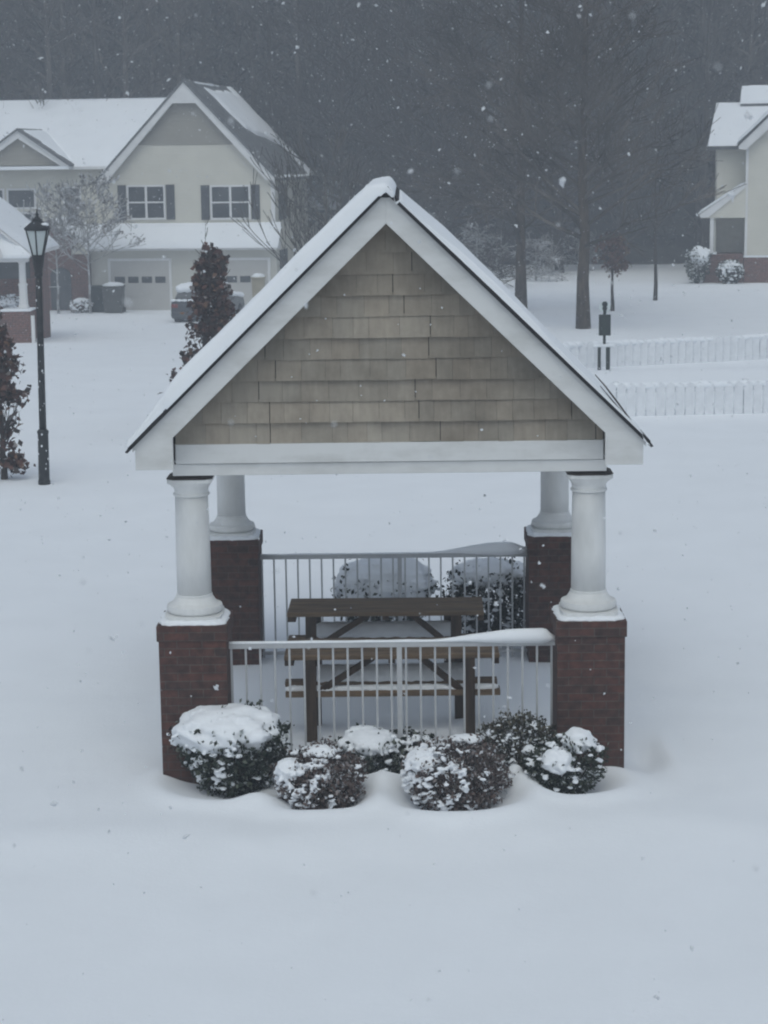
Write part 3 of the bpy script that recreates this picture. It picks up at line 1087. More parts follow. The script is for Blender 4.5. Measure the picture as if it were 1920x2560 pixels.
def bare_tree(name, label, x, y, h, r, seed, mat='bark', crown_from=0.25, spread=0.75, nbr=16, up=0.15, levels=3, twigmat=None, group=None, lean=0.0, cat='tree', brl=0.42, minr=0.006, droop=0.0, zb=None, side=None):
    z0 = ground_z(x, y) if zb is None else zb
    t = thing(name, label, cat, (x, y, z0), 0, group)
    rg = random.Random(seed)
    mb = MB()
    pts = [Vector((0, 0, -0.3))]
    n = 10
    for i in range(1, n + 1):
        k = i / n
        pts.append(Vector((lean * k * h + rg.gauss(0, 0.015 * h * 0.2), rg.gauss(0, 0.003 * h), k * h)))
    rads = [r * 1.35] + [r * (1.0 - 0.88 * (i / n) ** 1.1) for i in range(1, n + 1)]
    rads[1] = r
    mb.tube(pts, rads, 10)
    mb.build('trunk', M[mat], t, smooth=True)
    mb = MB()
    tips = []
    spread_levels[0] = levels
    for k in range(nbr):
        q = crown_from + (1 - crown_from) * (k + rg.random()) / nbr
        i = min(int(q * n), n - 1)
        p = pts[i].lerp(pts[i + 1], q * n - i)
        a = rg.uniform(0, 2 * math.pi)
        dx = math.cos(a)
        if side is not None and dx * side < 0 and rg.random() < 0.7:
            dx = -dx
        d = Vector((dx, math.sin(a), rg.uniform(0.1, 0.6) + up))
        grow(mb, p, d, h * brl * (1.15 - q * 0.75), rads[i] * 0.42, 1, rg, tips, spread, (3, 5), (7, 5, 4, 3), up, minr, droop)
    mb.build('branches', M[twigmat or mat], t)
    return t, tips, pts


def leafy_tree(name, label, x, y, h, r, seed, palette, nclump, leafn, leaf, crown, crown_from=0.1, group=None, zb=None, lean=0, nbr=22):
    """young tree that kept its clusters of dead leaves; crown(z01)->radius"""
    t, tips, pts = bare_tree(name, label, x, y, h, r, seed, 'twig', crown_from, 0.6, nbr, 0.45, 2, group=group, zb=zb, lean=lean, brl=0.20)
    rg = np.random.default_rng(seed)
    C = []
    for k in range(nclump):
        q = rg.uniform(crown_from, 1.02)
        R_ = crown(q)
        a = rg.uniform(0, 2 * math.pi)
        rr = R_ * rg.uniform(0.15, 1.05)
        c = np.array([math.cos(a) * rr + lean * q * h, math.sin(a) * rr, q * h])
        C.append(c + rg.normal(size=(leafn, 3)) * leaf * np.array([0.60, 0.60, 0.72]))
    leaf_quads(np.concatenate(C), leaf, palette, 'foliage', t, seed=seed, aspect=0.7)
    return t


RED = pal([(0.060, 0.030, 0.026), (0.105, 0.050, 0.038), (0.04, 0.030, 0.028), (0.17, 0.095, 0.06), (0.34, 0.31, 0.30)], [5, 4, 3, 1, 0.6])
leafy_tree('young_tree', 'narrow young tree with dead reddish brown leaves at the left edge, beside the lamp post', -6.02, 31.2, 2.3, 0.05, 21, RED, 62, 26, 0.115,
           lambda q: 0.46 * math.sin(math.pi * min(1, 0.14 + q * 0.86)) ** 0.8, 0.10)
leafy_tree('young_tree', 'pointed young tree with dead reddish brown leaves, behind the left roof slope of the pavilion', -3.12, 36, 3.25, 0.05, 22, RED, 135, 28, 0.12,
           lambda q: 0.12 + 0.86 * (1 - q) ** 0.8 * min(1, q * 5), 0.14, nbr=26, lean=0.03)
leafy_tree('young_tree', 'small round young tree with dead red leaves beyond the pet waste station', 7.37, 63.66, 2.3, 0.06, 23,
           pal([(0.09, 0.05, 0.045), (0.14, 0.075, 0.06), (0.18, 0.13, 0.08)], [4, 4, 1]), 60, 16, 0.11, lambda q: 0.62 * math.sin(math.pi * max(0, min(1, (q - 0.52) / 0.55))) ** 0.5 if q > 0.52 else 0.05, 0.56, nbr=12)

# thin tall shoots beside the second young tree
bare_tree('sapling', 'thin bare sapling poking up above the red-leaved young tree', -3.35, 38.5, 3.9, 0.018, 31, 'twig', 0.5, 0.4, 8, 0.5, 1, brl=0.12)
# bare spreading tree in front of the left house
spread_levels[0] = 3
bare_tree('bare_tree', 'bare many-branched tree in front of the right end of the left house', -1.35, 50, 4.5, 0.11, 33, 'pale_twig', 0.10, 0.60, 17, 0.35, 3, brl=0.52, minr=0.010, side=-1, cat='tree')
t, tips, _ = bare_tree('ornamental_tree', 'snow-lined small tree with a few dead leaves before the main wing of the left house', -11.3, 77.6, 4.7, 0.05, 35, 'snowy_twig', 0.35, 0.95, 30, 0.15, 3, 'snowy_twig', brl=0.42, minr=0.012)
tp = np.array([tuple(q[0]) for q in tips])
sel = rng.choice(len(tp), min(len(tp), 260), replace=False)
leaf_quads(np.concatenate([tp[sel] + rng.normal(size=(len(sel), 3)) * 0.04 for _ in range(4)]), 0.13, pal([(0.10, 0.09, 0.08), (0.18, 0.165, 0.15), (0.5, 0.5, 0.52)], [2, 3, 4]), 'foliage', t, seed=3)
t, tips, _ = bare_tree('ornamental_tree', 'snow-lined low tree against the left end of the garage roof', -12.6, 77.9, 4.4, 0.05, 36, 'snowy_twig', 0.35, 0.9, 20, 0.2, 3, 'snowy_twig', brl=0.45, minr=0.014)

# big trees at the wood's edge
bare_tree('shade_tree', 'tall tree with thick straight brown trunk standing alone right of the pavilion roof', 5.81, 57.3, 13.5, 0.175, 41, 'bark', 0.17, 0.8, 70, 0.12, 4, 'wood_twig', brl=0.19, minr=0.010)
bare_tree('shade_tree', 'tall tree with grey trunk rising just above the right roof slope of the pavilion', 4.52, 64.5, 14.5, 0.17, 42, 'bark', 0.14, 0.8, 80, 0.08, 4, 'wood_twig', brl=0.20, minr=0.010)
bare_tree('sapling', 'slender bare sapling standing alone between the wood and the right house', 9.31, 67.85, 5.5, 0.065, 43, 'twig', 0.33, 0.5, 14, 0.5, 2, brl=0.22, minr=0.008)
ed = [(2.6, 82, 15, 0.2, 'dark tree at the wood edge above the right roof slope of the pavilion'), (1.2, 87, 17, 0.22, 'tall thin tree at the wood edge over the pavilion ridge'),
      (-1.6, 88.5, 16, 0.18, 'tall tree standing behind the right end of the left house'), (7.6, 85, 14, 0.17, 'tree at the wood edge behind the small red-leaved tree'), (10.6, 87.5, 15, 0.16, 'tree at the wood edge left of the right house')]
for i, (x, y, h, r, lb) in enumerate(ed):
    bare_tree('wood_edge_tree', lb, x, y, h, r, 50 + i, 'twig', 0.08, 0.8, 64, 0.15, 3, 'twig', brl=0.22, minr=0.016, group='bare trees along the edge of the wood')

# snowy brush below the trees
br = [(2.9, 78, 1.6), (3.9, 81, 2.1), (5.0, 83, 1.9), (6.2, 80, 1.7), (7.2, 84, 1.9), (2.2, 84, 2.4), (4.4, 76, 1.5), (8.6, 87, 1.6)]
lbs = ['snow-dusted bare bush nearest the pavilion roof, left of the grey trunk', 'bare bush with snowy twigs between the two big trunks', 'broad bare bush behind the grey-trunked tree', 'bare bush just left of the thick brown trunk',
       'snowy bare bush behind the small red-leaved tree', 'tallest bare bush partly behind the pavilion roof', 'low bare bush at the foot of the grey trunk', 'low snowy bush at the foot of the wood, right of the brush']
for i, (x, y, h) in enumerate(br):
    bare_tree('bare_bush', lbs[i], x, y, h, 0.04, 70 + i, 'snowy_twig', 0.05, 1.2, 22, 0.0, 3, 'snowy_twig' if i % 2 else 'twig', group='bare snowy bushes below the wood', cat='bush', brl=0.62, minr=0.011, droop=0.02)

# the wood: one mass of several hundred trees, bare hardwoods mixed with dark pines
def forest_mesh():
    protosV, protosF = [], []
    for s in range(4):
        rg = random.Random(200 + s)
        mb = MB()
        h = 15.0
        mb.tube([(0, 0, -1), (rg.gauss(0, .1), rg.gauss(0, .1), h * .5), (rg.gauss(0, .25), rg.gauss(0, .25), h)], [0.17, 0.12, 0.03], 5, cap=False)
        for k in range(44):
            q = rg.uniform(0.12, 0.98)
            a = rg.uniform(0, 2 * math.pi)
            L = h * 0.25 * (1.15 - q * 0.8)
            p0 = Vector((0, 0, q * h))
            d = Vector((math.cos(a), math.sin(a), rg.uniform(0.3, 1.3))).normalized()
            p1 = p0 + d * L
            mb.tube([p0, p1], [0.045, 0.015], 3, cap=False)
            for j in range(7):
                tq = rg.uniform(0.25, 1)
                e = p0.lerp(p1, tq)
                dd = (d + Vector((rg.gauss(0, .6), rg.gauss(0, .6), rg.gauss(0.25, .4)))).normalized()
                f = e + dd * L * rg.uniform(0.25, 0.55)
                w = Vector((rg.gauss(0, 1), rg.gauss(0, 1), 0)).normalized() * 0.028
                mb.add([e - w, e + w, f], [(0, 1, 2)])
                for jj in range(3):
                    g = e.lerp(f, rg.uniform(.3, 1))
                    g2 = g + Vector((rg.gauss(0, .5), rg.gauss(0, .5), rg.gauss(.2, .4)))
                    w = Vector((rg.gauss(0, 1), rg.gauss(0, 1), 0)).normalized() * 0.018
                    mb.add([g - w, g + w, g2], [(0, 1, 2)])
        protosV.append(np.array([tuple(q) for q in mb.v]))
        protosF.append(mb.f)
    V, F = [], []
    off = 0
    rg = np.random.default_rng(5)
    y = 91.0
    while y < 128:
        x = -52.0 - (y - 90) * 0.2
        while x < 42 + (y - 90) * 0.2:
            k = rg.integers(4)
            P = protosV[k].copy()
            a = rg.uniform(0, 6.28)
            s = rg.uniform(0.75, 1.25)
            c, d = math.cos(a), math.sin(a)
            P = np.stack([P[:, 0] * c - P[:, 1] * d, P[:, 0] * d + P[:, 1] * c, P[:, 2]], 1) * s
            px, py = x + rg.uniform(-1, 1), y + rg.uniform(-1, 1)
            P += np.array([px, py, hill_z(px, py)])
            V.append(P)
            F.extend([tuple(i + off for i in f) for f in protosF[k]])
            off += len(P)
            x += 2.9
        y += 3.3
    mb = MB()
    mb.v = [tuple(q) for q in np.concatenate(V)]
    mb.f = F
    return mb


fm = forest_mesh()
o = fm.build('wood', M['wood_twig'])
tag(o, 'far-off wood of bare grey-brown trees filling the background behind the houses', 'woodland', kind='stuff')

# evergreen understorey of the wood: leaf clumps
def pine_mass():
    rg = np.random.default_rng(9)
    C = []
    for y in np.arange(92.5, 126, 3.6):
        for x in np.arange(-52, 42, 3.0):
            if rg.random() < 0.22:
                continue
            px, py = x + rg.uniform(-1.4, 1.4), y + rg.uniform(-1.4, 1.4)
            h = rg.uniform(5, 13)
            n = int(170 * h / 9)
            q = rg.random(n) ** 0.8
            r = (1 - q) ** 0.8 * rg.uniform(1.3, 2.2) * np.sqrt(rg.random(n))
            a = rg.uniform(0, 6.28, n)
            C.append(np.stack([px + r * np.cos(a), py + r * np.sin(a), hill_z(px, py) + 0.5 + q * h], 1))
    return np.concatenate(C)


PC = pine_mass()
o = leaf_quads(PC, 0.55, pal([(0.022, 0.024, 0.020), (0.038, 0.036, 0.030), (0.05, 0.042, 0.036), (0.10, 0.10, 0.10)], [4, 4, 3, 0.8]), 'evergreen_understorey', None, seed=12, aspect=0.30)
tag(o, 'dark evergreens and undergrowth filling the gaps of the far wood', 'woodland', kind='stuff')

# ------------------------------------------------------------------ lamp post
lp = thing('lamp_post', 'tall black lamp post with six-sided lantern standing in the snow on the left', 'lamp post', (-5.29, 30.64, 0), 0, ry=0.016)
mb = MB()
mb.loft([(-0.3, 0.095, 0), (0.05, 0.095, 0), (0.07, 0.086, 0), (0.78, 0.082, 0), (0.80, 0.09, 0), (0.83, 0.088, 0), (0.86, 0.062, 0)], 0, 0, 16)
mb.build('post_base', M['iron'], lp, smooth=False)
mb = MB()
mb.loft([(0.84, 0.056, 0), (2.2, 0.052, 0), (3.22, 0.048, 0)], 0, 0, 16)
mb.build('pole', M['iron'], lp, smooth=True)
mb = MB()
mb.loft([(3.20, 0.05, 0), (3.24, 0.066, 0), (3.28, 0.06, 0), (3.40, 0.082, 0), (3.50, 0.094, 0), (3.53, 0.10, 0)], 0, 0, 12)
mb.build('collar', M['iron'], lp)
lan = MB()
def hexv(r, z, n=6, ph=math.pi / 6):
    return [(r * math.cos(ph + 2 * math.pi * k / n), r * math.sin(ph + 2 * math.pi * k / n), z) for k in range(n)]


A, B = hexv(0.085, 3.53), hexv(0.185, 3.925)
for k in range(6):
    lan.tube([A[k], B[k]], [0.013, 0.013], 5)
    lan.tube([A[k], A[(k + 1) % 6]], [0.014, 0.014], 5)
    lan.tube([B[k], B[(k + 1) % 6]], [0.016, 0.016], 5)
cage = lan.build('lantern_frame', M['iron'], lp)
mb = MB()
A, B = hexv(0.078, 3.535), hexv(0.176, 3.92)
mb.add(A + B, [(k, (k + 1) % 6, 6 + (k + 1) % 6, 6 + k) for k in range(6)])
mb.build('lantern_glass', M['lantern_glass'], cage)
mb = MB()
mb.loft([(3.925, 0.21, 0), (3.95, 0.215, 0), (3.975, 0.185, 0), (4.03, 0.115, 0), (4.06, 0.075, 0), (4.075, 0.085, 0), (4.10, 0.05, 0), (4.13, 0.022, 0), (4.155, 0.034, 0), (4.175, 0.018, 0), (4.24, 0.004, 0)], 0, 0, 6)
mb.build('lantern_roof', M['iron'], lp)
mb = MB()
mb.blob((0.12, -0.06, 4.005), 0.065, (1.1, 0.8, 0.45), 3)
remeshed(mb.build('lantern_snow', M['snow'], lp), 0.012, 2)
mb = MB()
mb.blob((-0.13, -0.04, 3.99), 0.06, (1.1, 0.8, 0.35), 5)
remeshed(mb.build('lantern_snow', M['snow'], lp), 0.012, 2)
mb = MB()
mb.blob((0.0, 0.13, 3.99), 0.07, (1.2, 0.7, 0.5), 6)
remeshed(mb.build('lantern_snow', M['snow'], lp), 0.012, 2)
mb = MB()
for k in range(26):
    z = random.uniform(0.2, 3.3)
    a = random.uniform(-2.6, -0.5)
    r = 0.084 if z < 0.8 else 0.05
    mb.blob((r * math.cos(a), r * math.sin(a), z), random.uniform(0.006, 0.013), (1, 0.6, 1.6), k, 0.3, 6)
mb.build('stuck_snow', M['snow'], lp)

# ------------------------------------------------------------------ LEFT HOUSE
HX, HY, HZ, HA = -7.71, 80.0, -0.95, -R(7)
hs_ = thing('town_house', 'cream two-storey house on the left with tan gable panel and two garage doors', 'house', (HX, HY, HZ), HA)
g0 = 0.95  # world z -> local z


def hz(z):
    return z + g0


def window(parent, x0, x1, z0, z1, y, cols=2, rows=2, name='window', frame=0.075, sgn=-1):
    """a framed window; grid of white muntins in front of one dark pane"""
    mb = MB()
    ya, yb = y + sgn * 0.06, y
    y_0, y_1 = min(ya, yb), max(ya, yb)
    mb.box(x0, x0 + frame, y_0, y_1, z0, z1)
    mb.box(x1 - frame, x1, y_0, y_1, z0, z1)
    mb.box(x0 + frame, x1 - frame, y_0, y_1, z1 - frame, z1)
    mb.box(x0 + frame, x1 - frame, y_0, y_1, z0, z0 + frame)
    for c in range(1, cols):
        xc = x0 + (x1 - x0) * c / cols
        mb.box(xc - 0.045, xc + 0.045, y_0 + 0.006, y_1, z0 + frame, z1 - frame)
    for r in range(1, rows):
        zc = z0 + (z1 - z0) * r / rows
        for c in range(cols):
            xa = x0 + (x1 - x0) * c / cols + (frame if c == 0 else 0.045)
            xb = x0 + (x1 - x0) * (c + 1) / cols - (frame if c == cols - 1 else 0.045)
            mb.box(xa, xb, y_0 + 0.01, y_1, zc - 0.03, zc + 0.03)
    w = mb.build(name, M['trim'], parent)
    mb = MB()
    mb.box(x0 + 0.03, x1 - 0.03, y + sgn * 0.022 if sgn < 0 else y + 0.002, y - 0.002 if sgn < 0 else y + 0.022, z0 + 0.03, z1 - 0.03)
    mb.build('pane', M['glass'], w)
    return w


def shutter(parent, x0, x1, z0, z1, y):
    mb = MB()
    mb.box(x0, x1, y - 0.04, y - 0.002, z0, z1)
    n = 14
    for i in range(n):
        za = z0 + 0.08 + (z1 - z0 - 0.16) * i / n
        mb.box(x0 + 0.06, x1 - 0.06, y - 0.055, y - 0.04, za, za + 0.05)
    return mb.build('shutter', M['shutter'], parent)


axc, apz = 0.10, hz(7.92)
slope = (7.92 - 4.22) / 3.52
DH = 8.6
mb = MB()
mb.prism([(-3.45, 0), (3.52, 0), (3.52, hz(4.2)), (axc, apz - 0.12), (-3.45, hz(4.2))], 0, DH)
mb.build('gable_wing_wall', M['siding'], hs_)
# tan panel and white gable trim
mb = MB()
mb.prism([(-1.86, hz(5.53)), (2.06, hz(5.50)), (0.56, hz(7.12)), (-0.36, hz(7.12))], -0.02, -0.002)
mb.build('gable_panel', M['tan'], hs_)
for sx in (-1, 1):
    e = 3.62
    poly = [(axc, apz), (axc, hz(7.12)), (axc + sx * 0.46, hz(7.12)), (axc + sx * (e - 0.42), apz - slope * e), (axc + sx * e, apz - slope * e)]
    if sx < 0:
        poly = poly[::-1]
    mb = MB()
    mb.prism(poly, -0.30, -0.24)
    mb.build('rake_board', M['trim'], hs_)
    mb = MB()
    mb.box(min(axc + sx * 3.15, axc + sx * 3.6), max(axc + sx * 3.15, axc + sx * 3.6), -0.24, -0.003, hz(4.12), hz(4.24))
    mb.build('eave_return', M['trim'], hs_)
# roof planes
for sx in (-1, 1):
    e = 3.68
    poly = [(axc, apz + 0.01), (axc + sx * e, apz + 0.01 - slope * e), (axc + sx * e, apz + 0.10 - slope * e), (axc, apz + 0.13)]
    if sx > 0:
        poly = poly[::-1]
    mb = MB()
    mb.prism(poly, -0.33, DH + 0.3)
    mb.build('roof', M['roof_house'], hs_)


def snow_sheet(parent, P, nu, nv, th, mask, name='roof_snow'):
    """P(u,v)->Vector on roof; thick wavy slab where mask(u,v)>0"""
    mb = MB()
    pts, ms = {}, {}
    eps = 1e-3
    nrm = (P(0.5 + eps, 0.5) - P(0.5, 0.5)).cross(P(0.5, 0.5 + eps) - P(0.5, 0.5)).normalized()
    if nrm.z < 0:
        nrm = -nrm
    v = []
    for j in range(nv + 1):
        for i in range(nu + 1):
            u_, v_ = i / nu, j / nv
            m = mask(u_, v_)
            base = P(u_, v_)
            edge = min(u_, 1 - u_, v_, 1 - v_)
            t = th * (0.8 + 0.25 * noise.noise(base * 0.9))
            if edge <= 0:
                t = 0.02
            v.append(base + nrm * (t * smooth(m / 0.12) - 0.03 if m > 0 else -0.12))
    mb.v = [tuple(q) for q in v]
    n = nu + 1
    for j in range(nv):
        for i in range(nu):
            f = (j * n + i, j * n + i + 1, (j + 1) * n + i + 1, (j + 1) * n + i)
            mb.f.append(f)
    return mb.build(name, M['snow'], parent, smooth=True)


# right slope: snow patch high up at the back, bare strip along the front, strip at the rear rake
def Pr(u, v):
    return Vector((axc + 3.66 * v, -0.33 + (DH + 0.63) * u, apz + 0.12 - slope * 3.66 * v))


def mr(u, v):
    nz = 0.06 * noise.noise(Vector((u * 7, v * 7, 3)))
    a = min((u - 0.30 - 0.10 * v + nz) * 2, (0.56 - v + 0.35 * (u - 0.5) + nz) * 2, (v - 0.06 + nz) * 3)
    b = (u - 0.90 + nz * 0.4) * 2
    c = min((0.035 - v + nz * .2) * 4, (u - 0.18) * 2, (0.75 - u) * 2)
    d = min((v - 0.965 + nz * .3) * 3, 1)
    return max(a, b, c, d)


snow_sheet(hs_, Pr, 60, 60, 0.16, mr)


def Pl(u, v):
    return Vector((axc - 3.66 * v, -0.30 + (DH + 0.6) * u, apz + 0.12 - slope * 3.66 * v))


snow_sheet(hs_, Pl, 20, 20, 0.16, lambda u, v: 1 if v > 0.03 else 0.0)

for (x0, x1, z0, z1) in ((-2.38, -0.81, 2.60, 3.97), (1.0, 2.62, 2.57, 3.93)):
    window(hs_, x0, x1, hz(z0), hz(z1), 0)
    shutter(hs_, x0 - 0.37, x0 - 0.03, hz(z0), hz(z1), 0)
    shutter(hs_, x1 + 0.03, x1 + 0.37, hz(z0), hz(z1), 0)
# side windows (shuttered) on the right wall
for z0, z1 in ((2.5, 3.9), (0.55, 1.3)):
    mb = MB()
    mb.box(3.523, 3.57, 1.2, 2.9, hz(z0), hz(z1))
    mb.build('shutter', M['shutter'], hs_)
# corner board
mb = MB()
mb.box(3.44, 3.60, -0.03, -0.001, 0, hz(4.12))
mb.build('corner_board', M['trim'], hs_)
# pent roof over the garage
mb = MB()
mb.prism_x([(-1.0, hz(1.50)), (-1.0, hz(1.42)), (-0.002, hz(1.42)), (-0.002, hz(2.45))], -3.85, 3.78)
mb.build('pent_roof', M['trim'], hs_)


def Pp(u, v):
    return Vector((-3.9 + 7.75 * u, -0.002 - 1.06 * v, hz(2.47) - 0.96 * v))


snow_sheet(hs_, Pp, 50, 8, 0.14, lambda u, v: 1 - 0.0 * u)
mb = MB()
mb.box(-3.8, 3.72, -0.6, -0.003, 0, hz(1.42))
mb.build('garage_wall', M['garage_wall'], hs_)
for x0 in (-3.0, 0.98):
    mb = MB()
    mb.box(x0, x0 + 2.38, -0.625, -0.602, 0, hz(1.0))
    gd = mb.build('garage_door', M['garage'], hs_)
    mb = MB()
    mb.box(x0 - 0.1, x0 - 0.002, -0.64, -0.602, 0, hz(1.1))
    mb.box(x0 + 2.382, x0 + 2.48, -0.64, -0.602, 0, hz(1.1))
    mb.box(x0 - 0.002, x0 + 2.382, -0.64, -0.602, hz(1.002), hz(1.1))
    mb.build('door_trim', M['trim'], gd)
    for k in range(4):
        xa = x0 + 0.16 + k * 0.55
        mb = MB()
        mb.box(xa, xa + 0.42, -0.634, -0.626, hz(0.13), hz(0.38))
        mb.build('pane', M['glass'], gd)
# main wing to the left
mb = MB()
mb.box(-15, -3.452, 3.0, 13.5, 0, hz(4.62))
mb.build('main_wing_wall', M['siding'], hs_)
mb = MB()
mb.prism_x([(2.5, hz(4.62)), (2.5, hz(4.72)), (8.2, hz(7.58)), (13.9, hz(4.72)), (13.9, hz(4.62))], -15.3, 0.3)
mb.build('main_roof', M['roof_house'], hs_)


def Pm(u, v):
    return Vector((-15.3 + 15.6 * u, 8.3 - 5.87 * v, hz(7.62) - 2.9 * v))


snow_sheet(hs_, Pm, 60, 24, 0.15, lambda u, v: 1)


def Pm2(u, v):
    return Vector((-15.3 + 15.6 * u, 8.1 + 5.87 * v, hz(7.62) - 2.9 * v))


snow_sheet(hs_, Pm2, 20, 8, 0.15, lambda u, v: 1)
# cross gable over the main wing
mb = MB()
cx_, dz0, dz1 = -7.35, hz(4.78), hz(6.2)
mb.prism([(cx_ - 1.9, dz0), (cx_ + 1.9, dz0), (cx_, dz1 - 0.1)], 2.1, 6.2)
dg = mb.build('cross_gable', M['tan'], hs_)
for sx in (-1, 1):
    poly = [(cx_, dz1), (cx_, dz1 - 0.32), (cx_ + sx * 1.75, dz0 - 0.02), (cx_ + sx * 2.12, dz0 - 0.02)]
    if sx < 0:
        poly = poly[::-1]
    mb = MB()
    mb.prism(poly, 1.9, 2.0)
    mb.build('gable_trim', M['trim'], dg)
    P_ = (lambda sx: (lambda u, v: Vector((cx_ + sx * 2.15 * v, 1.85 + 4.4 * u, dz1 + 0.08 - 1.5 * v))))(sx)
    mb = MB()
    poly = [(cx_, dz1 + 0.01), (cx_ + sx * 2.16, dz0 - 0.05), (cx_ + sx * 2.16, dz0 + 0.03), (cx_, dz1 + 0.09)]
    if sx > 0:
        poly = poly[::-1]
    mb.prism(poly, 1.85, 6.3)
    mb.build('gable_roof', M['roof_house'], dg)
    snow_sheet(dg, P_, 16, 10, 0.12, (lambda u, v: (u - 0.10 + 0.05 * noise.noise(Vector((v * 5, u, 0)))) * 2))
mb = MB()
mb.box(cx_ - 2.1, cx_ + 2.1, 1.9, 2.5, dz0 - 0.16, dz0 - 0.03)
mb.build('gable_ledge', M['snow'], dg)
# main wing windows
for x0, x1, z0, z1 in ((-9.6, -8.35, 3.0, 3.85), (-8.25, -7.0, 3.0, 3.85), (-9.6, -7.0, 2.1, 2.88)):
    window(hs_, x0, x1, hz(z0), hz(z1), 3.0, 1, 1)
window(hs_, -5.85, -5.05, hz(3.05), hz(3.9), 3.0, 1, 2)
# white gutter board under the main eave
mb = MB()
mb.box(-15.2, -3.47, 2.44, 2.54, hz(4.6), hz(4.72))
mb.build('gutter', M['trim'], hs_)
# brick entry gable left of the garage
mb = MB()
ec, ez = -5.3, hz(2.68)
mb.prism([(-6.95, 0), (-3.83, 0), (-3.83, hz(1.35)), (ec, ez - 0.1), (-6.95, hz(1.35))], -0.85, 3.0)
en = mb.build('brick_entry', M['brick_far'], hs_)
for sx in (-1, 1):
    mb = MB()
    poly = [(ec, ez), (ec, ez - 0.10), (ec + sx * 1.62, hz(1.42)), (ec + sx * 1.62, hz(1.52))]
    if sx < 0:
        poly = poly[::-1]
    mb.prism(poly, -1.0, -0.95)
    mb.build('rake_board', M['trim'], en)
    P_ = (lambda sx: (lambda u, v: Vector((ec + sx * 1.66 * v, -1.0 + 4.0 * u, ez + 0.05 - 1.2 * v))))(sx)
    snow_sheet(en, P_, 12, 10, 0.12, lambda u, v: 1)
mb = MB()
mb.prism([(-4.5, hz(1.30)), (-3.85, hz(1.30)), (-3.75, hz(1.5)), (-4.35, hz(1.88))], -0.93, -0.86)
mb.build('eave_return', M['siding'], en)
mb = MB()
dxc, dw = -4.98, 0.42
arc = [(dxc - dw, 0.05), (dxc + dw, 0.05), (dxc + dw, hz(0.45))] + [(dxc + dw * math.cos(a), hz(0.45) + 0.32 * math.sin(a)) for a in np.linspace(0.3, math.pi - 0.3, 8)] + [(dxc - dw, hz(0.45))]
mb.prism(arc, -0.875, -0.852)
mb.build('arched_door', M['glass'], en)
mb = MB()
mb.box(-5.8, -5.0, -0.9, -0.853, hz(0.0), hz(0.02))
mb.build('sill', M['trim'], en)

# snow-roofed wing of a house seen behind the bare tree
nb = thing('rear_building', 'low building with snowy roof glimpsed behind the bare tree, right of the left house', 'house', (-2.2, 93, -0.9), 0)
mb = MB()
mb.box(-3.0, 1.0, 0.3, 5, 0, 3.4)
mb.build('wall', M['siding'], nb)
mb = MB()
mb.prism_x([(0, 3.35), (0, 3.45), (2.8, 4.72), (5.4, 3.45), (5.4, 3.35)], -3.2, 1.1)
mb.build('roof', M['roof_house'], nb)
snow_sheet(nb, lambda u, v: Vector((-3.2 + 4.25 * u, 2.75 - 2.85 * v, 4.76 - 1.28 * v)), 20, 10, 0.14, lambda u, v: 1)

# ------------------------------------------------------------------ bins, bush and car before the left house
def wheelie_bin(name, label, x, y, w, h, mat, snow=True, rz=0.0, cat='bin'):
    z0 = ground_z(x, y)
    t = thing(name, label, cat, (x, y, z0), rz, None)
    mb = MB()
    a, b = w / 2 * 0.86, w / 2
    mb.add([(-a, -a, 0), (a, -a, 0), (a, a, 0), (-a, a, 0), (-b, -b, h), (b, -b, h), (b, b, h), (-b, b, h)],
           [(0, 3, 2, 1), (4, 5, 6, 7), (0, 1, 5, 4), (1, 2, 6, 5), (2, 3, 7, 6), (3, 0, 4, 7)])
    mb.build('body', mat, t, bevel=0.02)
    mb = MB()
    mb.box(-b - 0.03, b + 0.03, -b - 0.04, b + 0.03, h + 0.002, h + 0.05)
    mb.build('lid', mat, t, bevel=0.015)
    for s_ in (-1, 1):
        mb = MB()
        mb.tube([(s_ * (a + 0.01), a, 0.10), (s_ * (a + 0.06), a, 0.10)], [0.1, 0.1], 12)
        mb.build('wheel', M['rubber'], t)
    if snow:
        mb = MB()
        mb.blob((0, 0, h + 0.06), 1, (b * 1.05, b * 1.0, 0.14), 4, 0.08, 16)
        mb.build('snow_cap', M['snow'], t, smooth=True)
    return t


wheelie_bin('wheeled_bin', 'grey wheeled bin with rounded snow cap left of the first garage door', -10.45, 78.1, 0.80, 1.0, M['bin'])
wheelie_bin('wheeled_bin', 'dark wheeled bin pushed against the brick entry, behind the snow-capped grey bin', -11.1, 78.5, 0.60, 0.98, M['plastic_dark'], False)
wheelie_bin('wheeled_bin', 'tan-lidded dark bin at the far right garage door, beside the pavilion roof edge', -4.75, 77.5, 0.5, 1.1, M['bin_tan'])
shrub('shrub', 'snow-covered low shrub at the foot of the brick entry of the left house', 'shrub', -11.75, 78.2, 1.0, 0.8, 0.6, BROWN, 900, 0.08, 61, caps=[(0, -0.1, 0.5, 0.3, 0.3, 0.12)], lumps=40, lump_side=(0, -1, .6), lump_r=(0.03, 0.07), cover=.3)

car = thing('parked_car', 'dark parked car buried in snow in front of the garage, seen from behind', 'car', (-6.80, 72.0, ground_z(-6.8, 72) - 0.16), -R(11))
car.scale = (0.94, 0.94, 0.94)
